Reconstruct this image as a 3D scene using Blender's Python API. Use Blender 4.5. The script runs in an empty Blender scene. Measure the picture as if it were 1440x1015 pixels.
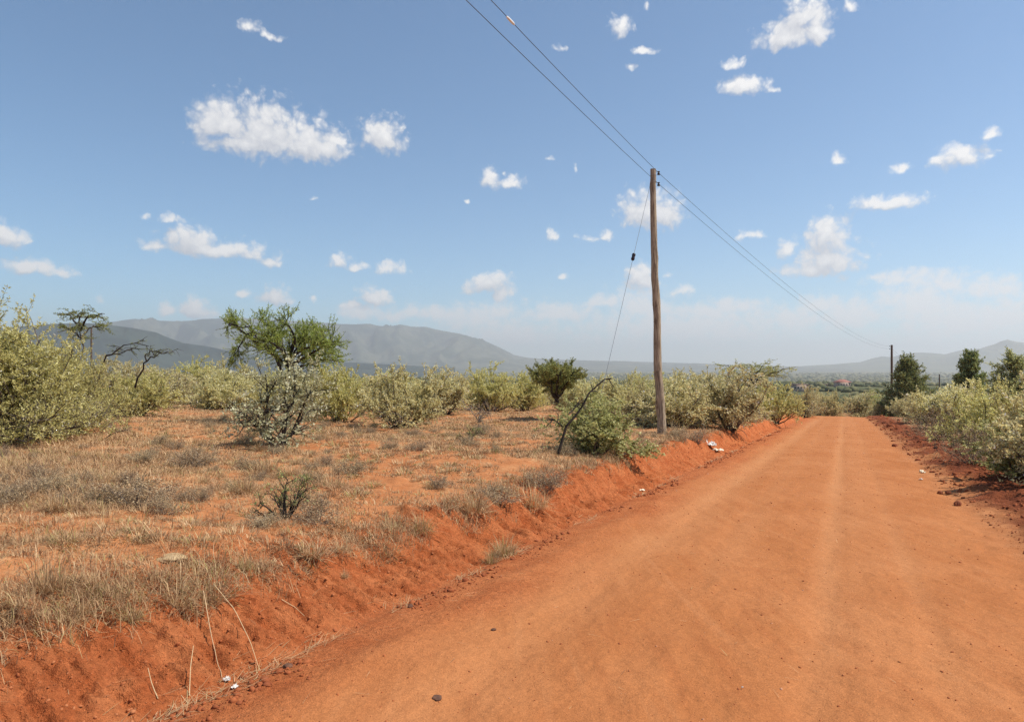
import bpy, math, random
import numpy as np
from mathutils import Vector
R = math.radians
scene = bpy.context.scene
COL = scene.collection

# ------------------------------------------------------------------ camera
F = 1000.0                                   # focal length in photo pixels (1440 wide)
cam_d = bpy.data.cameras.new('camera')
cam_d.sensor_width = 36.0
cam_d.lens = 36.0 * F / 1440.0
cam_d.shift_y = 7.5 / 1440.0
cam_d.clip_start = 0.05
cam_d.clip_end = 90000.0
cam = bpy.data.objects.new('camera', cam_d)
COL.objects.link(cam)
cam.location = (0, 0, 0)
cam.rotation_euler = (R(90), 0, 0)
scene.camera = cam

# ------------------------------------------------------------------ light, sky
SUN_AZ, SUN_EL = R(93), R(55)
sun_dir = Vector((math.sin(SUN_AZ) * math.cos(SUN_EL), math.cos(SUN_AZ) * math.cos(SUN_EL), math.sin(SUN_EL)))
sl = bpy.data.lights.new('sun', 'SUN')
sl.energy = 5.0
sl.angle = R(0.5)
sl.color = (1.0, 0.93, 0.82)
so = bpy.data.objects.new('sun', sl)
COL.objects.link(so)
so.rotation_euler = (-sun_dir).to_track_quat('-Z', 'Y').to_euler()
scene.view_settings.view_transform = 'Standard'
scene.view_settings.look = 'None'
scene.view_settings.exposure = 0.26
scene.view_settings.gamma = 1.0

world = bpy.data.worlds.new('World')
scene.world = world
world.use_nodes = True
world.cycles.sampling_method = 'MANUAL'
world.cycles.sample_map_resolution = 256
wt = world.node_tree
wt.nodes.clear()


def nd(t, typ, **kw):
    n = t.nodes.new(typ)
    for k, v in kw.items():
        setattr(n, k, v)
    return n


def mth(t, op, a, b=None, c=None, clamp=False):
    n = nd(t, 'ShaderNodeMath', operation=op, use_clamp=clamp)
    for i, v in enumerate((a, b, c)):
        if v is None:
            continue
        if isinstance(v, (int, float)):
            n.inputs[i].default_value = v
        else:
            t.links.new(v, n.inputs[i])
    return n.outputs[0]


def vmt(t, op, a, b=None, c=None):
    n = nd(t, 'ShaderNodeVectorMath', operation=op)
    for i, v in enumerate((a, b, c)):
        if v is None:
            continue
        if isinstance(v, (tuple, list)):
            n.inputs[i].default_value = v
        else:
            t.links.new(v, n.inputs[i])
    return n


def mixc(t, f, a, b, mode='MIX'):
    n = nd(t, 'ShaderNodeMix', data_type='RGBA', blend_type=mode)
    for idx, v in ((0, f), (6, a), (7, b)):
        if isinstance(v, (int, float)):
            n.inputs[idx].default_value = v
        elif isinstance(v, (tuple, list)):
            n.inputs[idx].default_value = (*v[:3], 1)
        else:
            t.links.new(v, n.inputs[idx])
    return n.outputs[2]


def maprange(t, v, a, b, c=0.0, d=1.0, interp='SMOOTHSTEP'):
    n = nd(t, 'ShaderNodeMapRange', interpolation_type=interp)
    t.links.new(v, n.inputs[0])
    for i, x in enumerate((a, b, c, d)):
        n.inputs[i + 1].default_value = x
    return n.outputs[0]


def noise(t, vec, scale, detail=3.0, rough=0.55, dist=0.0):
    n = nd(t, 'ShaderNodeTexNoise')
    t.links.new(vec, n.inputs['Vector'])
    n.inputs['Scale'].default_value = scale
    n.inputs['Detail'].default_value = detail
    n.inputs['Roughness'].default_value = rough
    n.inputs['Distortion'].default_value = dist
    return n


# clouds: each one a soft lump at its own bearing and height in the sky (x, y, half width, half height)
CLOUDS = [
    (312, 172, 42, 34), (372, 186, 62, 42), (428, 199, 58, 30), (474, 197, 24, 13), (345, 200, 60, 22), (425, 208, 55, 20), (455, 207, 38, 16),
    (540, 193, 32, 24), (548, 180, 10, 12), (690, 252, 20, 20), (716, 258, 28, 14), (706, 243, 8, 10),
    (912, 297, 40, 30), (938, 300, 26, 24), (776, 331, 15, 13), (850, 328, 17, 12), (826, 333, 18, 8),
    (1165, 330, 34, 26), (1162, 362, 48, 30), (1104, 350, 18, 20), (1140, 378, 40, 16),
    (1320, 228, 26, 12), (1352, 223, 40, 17), (1392, 190, 15, 12), (1266, 238, 18, 8), (1178, 224, 16, 10),
    (1248, 285, 48, 13), (1130, 18, 38, 22), (1108, 48, 40, 22), (1150, 40, 20, 22), (1195, 2, 14, 14),
    (1048, 122, 34, 14), (1032, 92, 22, 9), (1090, 126, 18, 7),
    (872, 37, 22, 17), (870, 50, 12, 10), (904, 70, 22, 7), (889, 94, 14, 7), (910, 12, 8, 14), (788, 65, 15, 7),
    (350, 40, 22, 12), (382, 52, 26, 8),
    (14, 330, 28, 17), (40, 374, 34, 13), (85, 382, 28, 11), (240, 308, 22, 9), (203, 303, 11, 6),
    (268, 335, 40, 18), (300, 350, 80, 14), (382, 368, 28, 12), (350, 358, 30, 12), (225, 347, 38, 10),
    (478, 364, 22, 15), (500, 374, 22, 11), (548, 377, 30, 13), (525, 418, 28, 15), (500, 430, 30, 10),
    (688, 398, 32, 16), (708, 415, 28, 14), (662, 405, 20, 12),
    (232, 436, 22, 15), (275, 436, 28, 18), (345, 414, 16, 10), (388, 420, 24, 18), (148, 420, 16, 7),
    (775, 226, 9, 7), (811, 234, 7, 10), (440, 278, 9, 6), (655, 282, 8, 6), (1052, 332, 24, 11),
    (900, 392, 22, 22), (962, 404, 22, 10), (794, 385, 11, 9), (935, 384, 18, 7), (445, 418, 12, 8),
]
HAZY = [(665, 448, 75, 22), (620, 442, 50, 14), (790, 440, 70, 20), (850, 425, 40, 12), (905, 432, 70, 30), (1000, 440, 60, 20),
        (1030, 428, 50, 16), (1110, 445, 70, 22), (1160, 430, 60, 16), (1265, 392, 50, 16), (1320, 395, 55, 20), (1300, 425, 90, 36),
        (1400, 402, 60, 20), (1420, 440, 90, 40), (1230, 390, 30, 10), (1200, 440, 70, 30), (720, 470, 80, 25), (960, 455, 120, 22), (500, 440, 30, 14),
        (960, 462, 200, 30), (1350, 450, 120, 40), (700, 440, 40, 18), (560, 440, 60, 12)]


def skyc(px, py):
    x, z = (px - 720) / F, (515 - py) / F
    return math.atan2(x, 1.0), math.atan2(z, math.hypot(x, 1.0))


def cloud_group(name, items):
    g = bpy.data.node_groups.new(name, 'ShaderNodeTree')
    g.interface.new_socket('Vector', in_out='INPUT', socket_type='NodeSocketVector')
    g.interface.new_socket('Field', in_out='OUTPUT', socket_type='NodeSocketFloat')
    gi, go = nd(g, 'NodeGroupInput'), nd(g, 'NodeGroupOutput')
    acc = None
    for px, py, rx, ry in items:
        a, e = skyc(px, py)
        c = math.cos(a)
        ix, iy = 1.0 / (rx * 1.15 / F * c * c), 1.0 / (ry * 1.3 / F * c)
        v = vmt(g, 'MULTIPLY_ADD', gi.outputs[0], (ix, iy, 0), (-a * ix, -(e - 0.12 * ry / F) * iy, 0)).outputs[0]
        v = vmt(g, 'MAXIMUM', v, vmt(g, 'MULTIPLY', v, (-1.0, -1.6, 0)).outputs[0]).outputs[0]
        l = vmt(g, 'LENGTH', v).outputs['Value']
        if rx * ry < 420: l = mth(g, 'ADD', l, 0.26 if rx * ry > 130 else 0.48)
        acc = l if acc is None else mth(g, 'SMOOTH_MIN', acc, l, 0.3)
    g.links.new(mth(g, 'SUBTRACT', 1.0, acc), go.inputs[0])
    return g


sky = nd(wt, 'ShaderNodeTexSky', sky_type='NISHITA')
sky.sun_disc = False
sky.sun_elevation = SUN_EL
sky.sun_rotation = SUN_AZ
sky.altitude = 1600
sky.air_density = 1.0
sky.dust_density = 0.6
sky.ozone_density = 1.2
tc = nd(wt, 'ShaderNodeTexCoord')
sep = nd(wt, 'ShaderNodeSeparateXYZ')
wt.links.new(tc.outputs['Generated'], sep.inputs[0])
az = mth(wt, 'ARCTAN2', sep.outputs[0], sep.outputs[1])
el = mth(wt, 'ARCSINE', sep.outputs[2])
comb = nd(wt, 'ShaderNodeCombineXYZ')
wt.links.new(az, comb.inputs[0])
wt.links.new(el, comb.inputs[1])
P = comb.outputs[0]
n1 = noise(wt, P, 20.0, 4.0, 0.55)
w1 = vmt(wt, 'MULTIPLY_ADD', n1.outputs['Color'], (0.030, 0.024, 0), (-0.015, -0.012, 0)).outputs[0]
Pw = vmt(wt, 'ADD', P, w1).outputs[0]
n2 = noise(wt, P, 60.0, 4.0, 0.55)
vor = nd(wt, 'ShaderNodeTexVoronoi', feature='SMOOTH_F1', voronoi_dimensions='2D')
vor.inputs['Scale'].default_value = 62.0
vor.inputs['Detail'].default_value = 2.0
vor.inputs['Roughness'].default_value = 0.55
vor.inputs['Smoothness'].default_value = 0.5
wt.links.new(Pw, vor.inputs['Vector'])
gA = cloud_group('cumulus field', CLOUDS)
gB = cloud_group('hazy cloud field', HAZY)


def field(g, vec):
    n = nd(wt, 'ShaderNodeGroup', node_tree=g)
    wt.links.new(vec, n.inputs[0])
    return n.outputs[0]


fA = field(gA, Pw)
Pup = vmt(wt, 'ADD', Pw, (0.006, 0.015, 0)).outputs[0]
fUp = field(gA, Pup)
fB = field(gB, Pw)
vd = vor.outputs['Distance']
nz = n2.outputs[0]
bump_ = mth(wt, 'ADD', mth(wt, 'MULTIPLY_ADD', vd, -0.55, 0.32), mth(wt, 'MULTIPLY_ADD', nz, 0.7, -0.35))
dA = mth(wt, 'MULTIPLY', maprange(wt, mth(wt, 'ADD', fA, bump_), -0.20, 0.54), 0.96)
dB = mth(wt, 'MULTIPLY', maprange(wt, mth(wt, 'ADD', fB, bump_), -0.20, 0.80), 0.82)
lit = mth(wt, 'ADD', mth(wt, 'MULTIPLY', mth(wt, 'SUBTRACT', fA, fUp), 0.95), 0.46)
lit = mth(wt, 'ADD', lit, mth(wt, 'MULTIPLY_ADD', vd, -0.55, 0.25), clamp=True)
CK = 1.0 / 0.112
ccol = mixc(wt, lit, (0.50 * CK, 0.515 * CK, 0.56 * CK), (0.84 * CK, 0.825 * CK, 0.81 * CK))
skyt = mixc(wt, 1.0, sky.outputs[0], (0.78, 1.02, 1.10), 'MULTIPLY')
s1 = mixc(wt, dB, skyt, (0.80 * CK, 0.775 * CK, 0.76 * CK))
s2 = mixc(wt, dA, s1, ccol)
bg = nd(wt, 'ShaderNodeBackground')
wt.links.new(s2, bg.inputs[0])
bg.inputs[1].default_value = 0.112
wo = nd(wt, 'ShaderNodeOutputWorld')
wt.links.new(bg.outputs[0], wo.inputs[0])

scene.cycles.max_bounces = 4
scene.cycles.volume_bounces = 1
scene.cycles.diffuse_bounces = 2
scene.cycles.glossy_bounces = 2
scene.cycles.transmission_bounces = 2
scene.cycles.transparent_max_bounces = 8
scene.cycles.use_denoising = True
scene.cycles.denoising_prefilter = 'NONE'


# ------------------------------------------------------------------ helpers
def tag(o, label=None, cat=None, group=None, kind=None):
    if label: o['label'] = label
    if cat: o['category'] = cat
    if group: o['group'] = group
    if kind: o['kind'] = kind
    return o


def empty(name, loc, label=None, cat=None, group=None, rz=0.0):
    o = bpy.data.objects.new(name, None)
    o.empty_display_size = 0.2
    COL.objects.link(o)
    o.location = loc
    o.rotation_euler.z = rz
    return tag(o, label, cat, group)


def copy_tree(o, parent=None):
    c = o.copy()
    COL.objects.link(c)
    c.parent = parent
    for ch in o.children:
        copy_tree(ch, c)
    return c


class MB:
    def __init__(self):
        self.v, self.q, self.t, self.a, self.n = [], [], [], [], 0

    def add(self, v, q=None, t=None, a=0.5):
        v = np.asarray(v, dtype=np.float64).reshape(-1, 3)
        if q is not None and len(q): self.q.append(np.asarray(q, dtype=np.int64).reshape(-1, 4) + self.n)
        if t is not None and len(t): self.t.append(np.asarray(t, dtype=np.int64).reshape(-1, 3) + self.n)
        self.a.append(np.broadcast_to(np.asarray(a, dtype=np.float64), (len(v),)))
        self.v.append(v)
        self.n += len(v)

    def box(self, x0, x1, y0, y1, z0, z1, a=0.5):
        v = [(x, y, z) for z in (z0, z1) for y in (y0, y1) for x in (x0, x1)]
        self.add(v, [(0, 2, 3, 1), (4, 5, 7, 6), (0, 1, 5, 4), (2, 6, 7, 3), (0, 4, 6, 2), (1, 3, 7, 5)], a=a)

    def tube(self, pts, rad, n=5, a=0.5, cap=True):
        pts = np.asarray(pts, float)
        m = len(pts)
        rad = np.broadcast_to(np.asarray(rad, float), (m,))
        d = np.gradient(pts, axis=0)
        d /= np.linalg.norm(d, axis=1)[:, None] + 1e-9
        ref = np.array([1.0, 0, 0]) if abs(d[0, 0]) < 0.8 else np.array([0, 1.0, 0])
        s = np.cross(d, ref); s /= np.linalg.norm(s, axis=1)[:, None] + 1e-9
        u = np.cross(d, s)
        ang = np.arange(n) * 2 * math.pi / n
        ring = pts[:, None, :] + rad[:, None, None] * (np.cos(ang)[None, :, None] * s[:, None, :] + np.sin(ang)[None, :, None] * u[:, None, :])
        i = np.arange(m - 1)[:, None] * n
        j = np.arange(n)[None, :]
        k = (j + 1) % n
        q = np.stack([i + j, i + k, i + n + k, i + n + j], -1).reshape(-1, 4)
        self.add(ring.reshape(-1, 3), q, a=a)
        if cap and n >= 3:
            for base in (0, (m - 1) * n):
                c = self.n
                self.add(np.vstack([ring.reshape(-1, 3)[base:base + n], pts[base // n]]), t=[(n, x, (x + 1) % n) for x in range(n)], a=a if np.isscalar(a) else 0.5)

    def mesh(self, name, smooth=False):
        v = np.vstack(self.v)
        q = np.vstack(self.q) if self.q else np.zeros((0, 4), np.int64)
        t = np.vstack(self.t) if self.t else np.zeros((0, 3), np.int64)
        return make_mesh(name, v, q, t, np.concatenate(self.a), smooth)

    def build(self, name, mat, parent=None, smooth=False):
        o = bpy.data.objects.new(name, self.mesh(name, smooth))
        o.data.materials.append(mat)
        COL.objects.link(o)
        o.parent = parent
        return o


def make_mesh(name, v, q, t, a=None, smooth=False):
    me = bpy.data.meshes.new(name)
    nq, nt = len(q), len(t)
    me.vertices.add(len(v))
    me.vertices.foreach_set('co', np.ascontiguousarray(v, np.float32).ravel())
    me.loops.add(nq * 4 + nt * 3)
    me.loops.foreach_set('vertex_index', np.concatenate([q.ravel(), t.ravel()]).astype(np.int32))
    me.polygons.add(nq + nt)
    ls = np.concatenate([np.arange(nq) * 4, nq * 4 + np.arange(nt) * 3]).astype(np.int32)
    me.polygons.foreach_set('loop_start', ls)
    if smooth:
        me.polygons.foreach_set('use_smooth', np.ones(nq + nt, bool))
    if a is not None:
        at_ = me.attributes.new('tint', 'FLOAT', 'POINT')
        at_.data.foreach_set('value', np.ascontiguousarray(a, np.float32))
    me.update(calc_edges=True)
    me.validate()
    return me


def unit(v):
    return v / (np.linalg.norm(v, axis=-1, keepdims=True) + 1e-9)


# ------------------------------------------------------------------ numeric noise
def vnoise(x, y, seed):
    x = np.asarray(x, float); y = np.asarray(y, float)
    xi, yi = np.floor(x), np.floor(y)
    fx, fy = x - xi, y - yi
    xi, yi = xi.astype(np.int64), yi.astype(np.int64)

    def h(a, b):
        k = (a * 374761393 + b * 668265263 + seed * 982451653) & 0xffffffff
        k = ((k ^ (k >> 13)) * 1274126177) & 0xffffffff
        return ((k ^ (k >> 16)) & 0xffff) / 32767.5 - 1.0
    ux, uy = fx * fx * (3 - 2 * fx), fy * fy * (3 - 2 * fy)
    return (h(xi, yi) * (1 - ux) + h(xi + 1, yi) * ux) * (1 - uy) + (h(xi, yi + 1) * (1 - ux) + h(xi + 1, yi + 1) * ux) * uy


def fbm(x, y, seed, octv=4, gain=0.5):
    s, a, n = 0.0, 1.0, 0.0
    for i in range(octv):
        c, d = math.cos(i * 1.1), math.sin(i * 1.1)
        s = s + a * vnoise((x * c - y * d) * 2.03 ** i, (x * d + y * c) * 2.03 ** i, seed + i * 17)
        n += a
        a *= gain
    return s / n


def sstep(x, a, b):
    u = np.clip((x - a) / (b - a), 0, 1)
    return u * u * (3 - 2 * u)


# ------------------------------------------------------------------ the lie of the land (eye height is z = 0)
PHI = math.atan(0.468)
SP, CP = math.sin(PHI), math.cos(PHI)
TL, TR = -3.1, 1.6                                   # edges of the road
_sk = np.array([-30000, -300, -250, 70, 86, 128, 150, 700, 900, 2600, 3200, 40000.])
_sl = np.array([0, 0, .042, .042, .085, .085, .016, .016, .022, .018, 0, 0])
_ss = np.concatenate([np.arange(-400, 400, 2.0), np.arange(400, 4000, 20.0)])
_sv = np.interp(_ss, _sk, _sl)
_zz = -np.concatenate([[0], np.cumsum((_sv[1:] + _sv[:-1]) / 2 * np.diff(_ss))])
_zz = _zz - np.interp(0, _ss, _zz) - 1.65


def st(x, y):
    return x * SP + y * CP, x * CP - y * SP


def xy(s, t):
    return s * SP + t * CP, s * CP - t * SP


def edge_wob(s):
    return fbm(s * 0.55, s * 0 + 3.3, 5, 3) * 0.30 + fbm(s * 2.3, s * 0 + 1.7, 9, 2) * 0.14


def H(x, y, detail=True):
    x = np.asarray(x, float); y = np.asarray(y, float)
    s, t = st(x, y)
    r = np.hypot(x, y)
    near = 1 - sstep(r, 90, 220)
    z = np.interp(s, _ss, _zz)
    e = edge_wob(s)
    hgt = 0.40 + 0.10 * fbm(s * 0.25, 7.7, 21, 2) + 0.10 * sstep(s, 8, 16)
    wid = 1.15 + 0.25 * fbm(s * 0.4, 2.2, 23, 2) - 0.30 * sstep(s, 5, 11)
    u = (TL - t - 0.06 + e * 0.25) / (wid + e * 0.6)
    uc = np.clip(u, 0, 1)
    stp = sstep(s, 3.0, 7) * 0.92
    prof = uc ** 1.25 * (1.9 - 0.9 * uc) * (1 - stp) + (0.35 * uc + 0.65 * sstep(uc, 0.36, 0.72)) * stp
    bank = sstep(u, 0.02, 0.15) * (1 - sstep(u, 0.92, 1.1))
    z = z + near * hgt * prof
    field_ = sstep(-t, 3.9, 5.2)
    z = z + near * field_ * (fbm(x * 0.16, y * 0.16, 31, 3) * 0.16 + 0.05)
    z = z + near * sstep(t, 1.6, 2.5) * (0.13 + 0.10 * fbm(s * 0.5, t * 0.7, 41, 2)) * (1 - 0.45 * sstep(t, 3.2, 5.0))
    z = z + sstep(r, 150, 600) * fbm(x / 260, y / 260, 71, 3) * 5.0
    if not detail:
        return z
    rd = near * sstep(t, TL - 0.05, TL + 0.25) * (1 - sstep(t, TR - 0.15, TR + 0.4))
    tw = t + 0.10 * fbm(s * 0.12, 1.5, 51, 2)
    z = z + rd * (0.035 * (1 - ((t + 0.75) / 2.35) ** 2) + 0.014 * fbm(x * 1.6, y * 1.6, 53, 3) + 0.009 * fbm(s * 1.6, t * 7, 57, 3) + 0.007 * fbm(x * 11, y * 11, 55, 3))
    for t0, w, d in ((-1.85, 0.26, 0.022), (-0.13, 0.16, 0.020), (0.55, 0.12, 0.010), (-1.2, 0.1, 0.006), (-2.6, 0.14, -0.02)):
        z = z - rd * d * np.exp(-((tw - t0) / w) ** 2)
    # gullies and broken soil on the cut bank
    gul = 1 - np.abs(fbm(s * 3.2 + 0.7 * t, t * 0.8, 61, 3))
    z = z - near * bank * (0.075 * gul ** 3 - 0.04) * (0.35 + 0.95 * sstep(s, 4, 8)) - near * bank * 0.06 * (1 - np.abs(fbm(s * 9, t * 1.6, 68, 2))) ** 5
    z = z + near * bank * (0.05 * fbm(s * 1.7, t * 2.2, 63, 3) + (0.028 + 0.02 * sstep(s, 4, 8)) * fbm(x * 6, y * 6, 65, 4, 0.6) + 0.030 * fbm(x * 19, y * 19, 66, 3, 0.65))
    z = z - near * 0.035 * np.exp(-((t - TL + 0.08) / 0.10) ** 2)
    z = z + near * field_ * (0.04 * fbm(x * 1.1, y * 1.1, 33, 3) + 0.038 * fbm(x * 4.5, y * 4.5, 35, 3) + 0.012 * fbm(x * 15, y * 15, 37, 2))
    bm = near * sstep(t, 1.75, 2.3)
    z = z + bm * (0.10 * fbm(x * 1.4, y * 1.4, 43, 3) + 0.10 * np.maximum(0, fbm(x * 4.5, y * 4.5, 45, 3)) + 0.06 * fbm(x * 13, y * 13, 47, 4, 0.65))
    z = z + near * sstep(t, 0.7, 1.7) * 0.02 * fbm(x * 6, y * 6, 49, 3)
    return z


_lam = np.geomspace(1.5, 4000, 6000)


def at(px, py):
    """ground point seen at a photo pixel"""
    dx, dz = (px - 720) / F, (515 - py) / F
    g = H(dx * _lam, _lam)
    hit = np.nonzero(g >= dz * _lam)[0]
    i = hit[0] if len(hit) else len(_lam) - 1
    l = _lam[i]
    return np.array([dx * l, l, float(H(dx * l, l))])


def on(x, y):
    return np.array([x, y, float(H(x, y))])


BARE = [(*at(610, 690)[:2], 0.9), (*at(560, 672)[:2], 0.8), (*at(300, 742)[:2], 0.8), (*at(255, 720)[:2], 0.6), (*at(520, 640)[:2], 1.0), (*at(700, 628)[:2], 0.9),
        (*at(540, 700)[:2], 0.5), (*at(620, 640)[:2], 1.2), (*at(330, 700)[:2], 0.5), (*at(660, 655)[:2], .8), (*at(480, 625)[:2], 1.0), (*at(360, 770)[:2], .5), (*at(235, 690)[:2], .4)]


def cover(x, y):
    """how much dry grass covers the ground, 0..1"""
    s, t = st(x, y)
    c = 0.60 + 0.72 * fbm(x * 0.55, y * 0.55, 81, 3) + 0.55 * fbm(x * 2.1, y * 2.1, 85, 2)
    c = c + 0.16 * sstep(-x, 1.8, 4.5) * (1 - sstep(y, 9, 14)) + 0.45 * fbm(x * 5.0, y * 5.0, 87, 2)
    for bx, by, br in BARE:
        c = c - 0.55 * np.exp(-(((x - bx) ** 2 + ((y - by) * 0.7) ** 2) / br ** 2))
    c = np.clip(c, 0, 1)
    lip = -t + edge_wob(s) * 0.6
    m = sstep(lip, 3.85, 4.3)
    m = np.maximum(m, sstep(t, 3.0, 3.6) * 0.9)
    return c * m


# ------------------------------------------------------------------ materials
def mat_new(name):
    m = bpy.data.materials.new(name)
    m.use_nodes = True
    t = m.node_tree
    b = t.nodes['Principled BSDF']
    b.inputs['Roughness'].default_value = 0.85
    b.inputs['Specular IOR Level'].default_value = 0.2
    return m, t, b


def ramp(t, fac, stops):
    n = nd(t, 'ShaderNodeValToRGB')
    e = n.color_ramp.elements
    while len(e) < len(stops): e.new(0.5)
    for el_, (p, c) in zip(e, stops):
        el_.position = p
        el_.color = (*c, 1)
    if fac is not None: t.links.new(fac, n.inputs[0])
    return n.outputs[0]


def attr(t, name):
    return nd(t, 'ShaderNodeAttribute', attribute_name=name)


def leaf_mat(name, stops, trans=0.35, objvar=0.12, rough=0.6):
    m, t, b = mat_new(name)
    c = ramp(t, attr(t, 'tint').outputs['Fac'], stops)
    oi = nd(t, 'ShaderNodeObjectInfo')
    hsv = nd(t, 'ShaderNodeHueSaturation')
    t.links.new(c, hsv.inputs['Color'])
    t.links.new(maprange(t, oi.outputs['Random'], 0, 1, 0.5 - objvar * 0.07, 0.5 + objvar * 0.07, 'LINEAR'), hsv.inputs['Hue'])
    t.links.new(mth(t, 'MULTIPLY_ADD', oi.outputs['Random'], objvar * 2.2, 1 - objvar * 1.1), hsv.inputs['Value'])
    t.links.new(hsv.outputs[0], b.inputs['Base Color'])
    b.inputs['Roughness'].default_value = rough
    b.inputs['Specular IOR Level'].default_value = 0.35
    tr = nd(t, 'ShaderNodeBsdfTranslucent')
    t.links.new(hsv.outputs[0], tr.inputs[0])
    mx = nd(t, 'ShaderNodeMixShader')
    mx.inputs[0].default_value = trans
    t.links.new(b.outputs[0], mx.inputs[1])
    t.links.new(tr.outputs[0], mx.inputs[2])
    t.links.new(mx.outputs[0], t.nodes['Material Output'].inputs[0])
    return m


def plain_mat(name, c1, c2, scale=8.0, rough=0.85, metal=0.0, stretch=None, bump=0.0):
    m, t, b = mat_new(name)
    tcn = nd(t, 'ShaderNodeTexCoord')
    v = tcn.outputs['Object']
    if stretch:
        v = vmt(t, 'MULTIPLY', v, stretch).outputs[0]
    n = noise(t, v, scale, 5.0, 0.6)
    t.links.new(mixc(t, maprange(t, n.outputs[0], 0.3, 0.7), c1, c2), b.inputs['Base Color'])
    b.inputs['Roughness'].default_value = rough
    b.inputs['Metallic'].default_value = metal
    if bump:
        bp = nd(t, 'ShaderNodeBump')
        bp.inputs['Strength'].default_value = bump
        bp.inputs['Distance'].default_value = 0.02
        t.links.new(n.outputs[0], bp.inputs['Height'])
        t.links.new(bp.outputs[0], b.inputs['Normal'])
    return m


def soil_mat():
    m, t, b = mat_new('red soil')
    pos = nd(t, 'ShaderNodeNewGeometry').outputs['Position']
    mk = nd(t, 'ShaderNodeSeparateColor')
    t.links.new(attr(t, 'mask').outputs['Color'], mk.inputs[0])
    road, bank, berm = mk.outputs[0], mk.outputs[1], mk.outputs[2]
    lit_ = attr(t, 'litter').outputs['Fac']
    trk = attr(t, 'track').outputs['Fac']
    far = attr(t, 'far').outputs['Fac']
    nA = noise(t, pos, 0.55, 4).outputs[0]
    nB = noise(t, pos, 3.5, 5, 0.62).outputs[0]
    nC = noise(t, pos, 26.0, 5, 0.68).outputs[0]
    nD = noise(t, pos, 120.0, 3, 0.7).outputs[0]
    soil = mixc(t, maprange(t, nB, 0.33, 0.67), (0.40, 0.150, 0.056), (0.48, 0.205, 0.085))
    roadc = mixc(t, maprange(t, nA, 0.35, 0.65), (0.415, 0.152, 0.052), (0.465, 0.182, 0.068))
    roadc = mixc(t, mth(t, 'MULTIPLY', maprange(t, nB, 0.45, 0.72), 0.45), roadc, (0.37, 0.128, 0.044))
    mp = nd(t, 'ShaderNodeMapping')
    mp.inputs['Rotation'].default_value = (0, 0, PHI)
    mp.inputs['Scale'].default_value = (7.0, 0.45, 1.0)
    t.links.new(pos, mp.inputs['Vector'])
    nS = noise(t, mp.outputs[0], 1.0, 4, 0.6).outputs[0]
    roadc = mixc(t, mth(t, 'MULTIPLY', maprange(t, nS, 0.50, 0.72), 0.5), roadc, (0.36, 0.120, 0.040))
    roadc = mixc(t, mth(t, 'MULTIPLY', maprange(t, nS, 0.28, 0.46, 1.0, 0.0), 0.4), roadc, (0.50, 0.21, 0.085))
    roadc = mixc(t, trk, roadc, (0.52, 0.235, 0.100))
    bankc = mixc(t, maprange(t, nB, 0.32, 0.68), (0.43, 0.115, 0.037), (0.56, 0.185, 0.068))
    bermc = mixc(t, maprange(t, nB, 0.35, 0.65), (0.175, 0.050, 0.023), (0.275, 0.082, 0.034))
    c = mixc(t, road, soil, roadc)
    c = mixc(t, bank, c, bankc)
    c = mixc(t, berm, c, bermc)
    straw = mixc(t, maprange(t, nC, 0.35, 0.65), (0.30, 0.175, 0.085), (0.50, 0.36, 0.19))
    lf = mth(t, 'MULTIPLY', lit_, maprange(t, mth(t, 'ADD', nC, mth(t, 'MULTIPLY_ADD', nD, 0.5, -0.25)), 0.44, 0.58))
    c = mixc(t, lf, c, straw)
    grain = maprange(t, nD, 0.25, 0.75, 0.70, 1.22, 'LINEAR')
    grain2 = mixc(t, bank, maprange(t, nC, 0.25, 0.75, 0.86, 1.12, 'LINEAR'), maprange(t, nC, 0.30, 0.70, 0.66, 1.22, 'LINEAR'))
    g = mth(t, 'MULTIPLY', grain, grain2)
    gc = nd(t, 'ShaderNodeCombineColor')
    for i in range(3): t.links.new(g, gc.inputs[i])
    c = mixc(t, 1.0, c, gc.outputs[0], 'MULTIPLY')
    nF = noise(t, pos, 0.012, 5, 0.65).outputs[0]
    nG = noise(t, pos, 0.05, 3, 0.65).outputs[0]
    farc = mixc(t, maprange(t, nF, 0.38, 0.62), (0.075, 0.085, 0.035), (0.15, 0.135, 0.058))
    farc = mixc(t, maprange(t, nG, 0.52, 0.72), farc, (0.22, 0.14, 0.07))
    c = mixc(t, far, c, farc)
    t.links.new(c, b.inputs['Base Color'])
    b.inputs['Roughness'].default_value = 0.95
    b.inputs['Specular IOR Level'].default_value = 0.08
    hh = mth(t, 'ADD', mth(t, 'MULTIPLY', nC, 0.9), mth(t, 'MULTIPLY', nD, 0.35))
    bp = nd(t, 'ShaderNodeBump')
    t.links.new(hh, bp.inputs['Height'])
    bp.inputs['Distance'].default_value = 0.045
    st_ = mth(t, 'ADD', mth(t, 'MULTIPLY', mth(t, 'ADD', bank, berm, clamp=True), 0.55), 0.45)
    t.links.new(mth(t, 'MULTIPLY', st_, mth(t, 'SUBTRACT', 1.0, far)), bp.inputs['Strength'])
    t.links.new(bp.outputs[0], b.inputs['Normal'])
    return m


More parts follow.
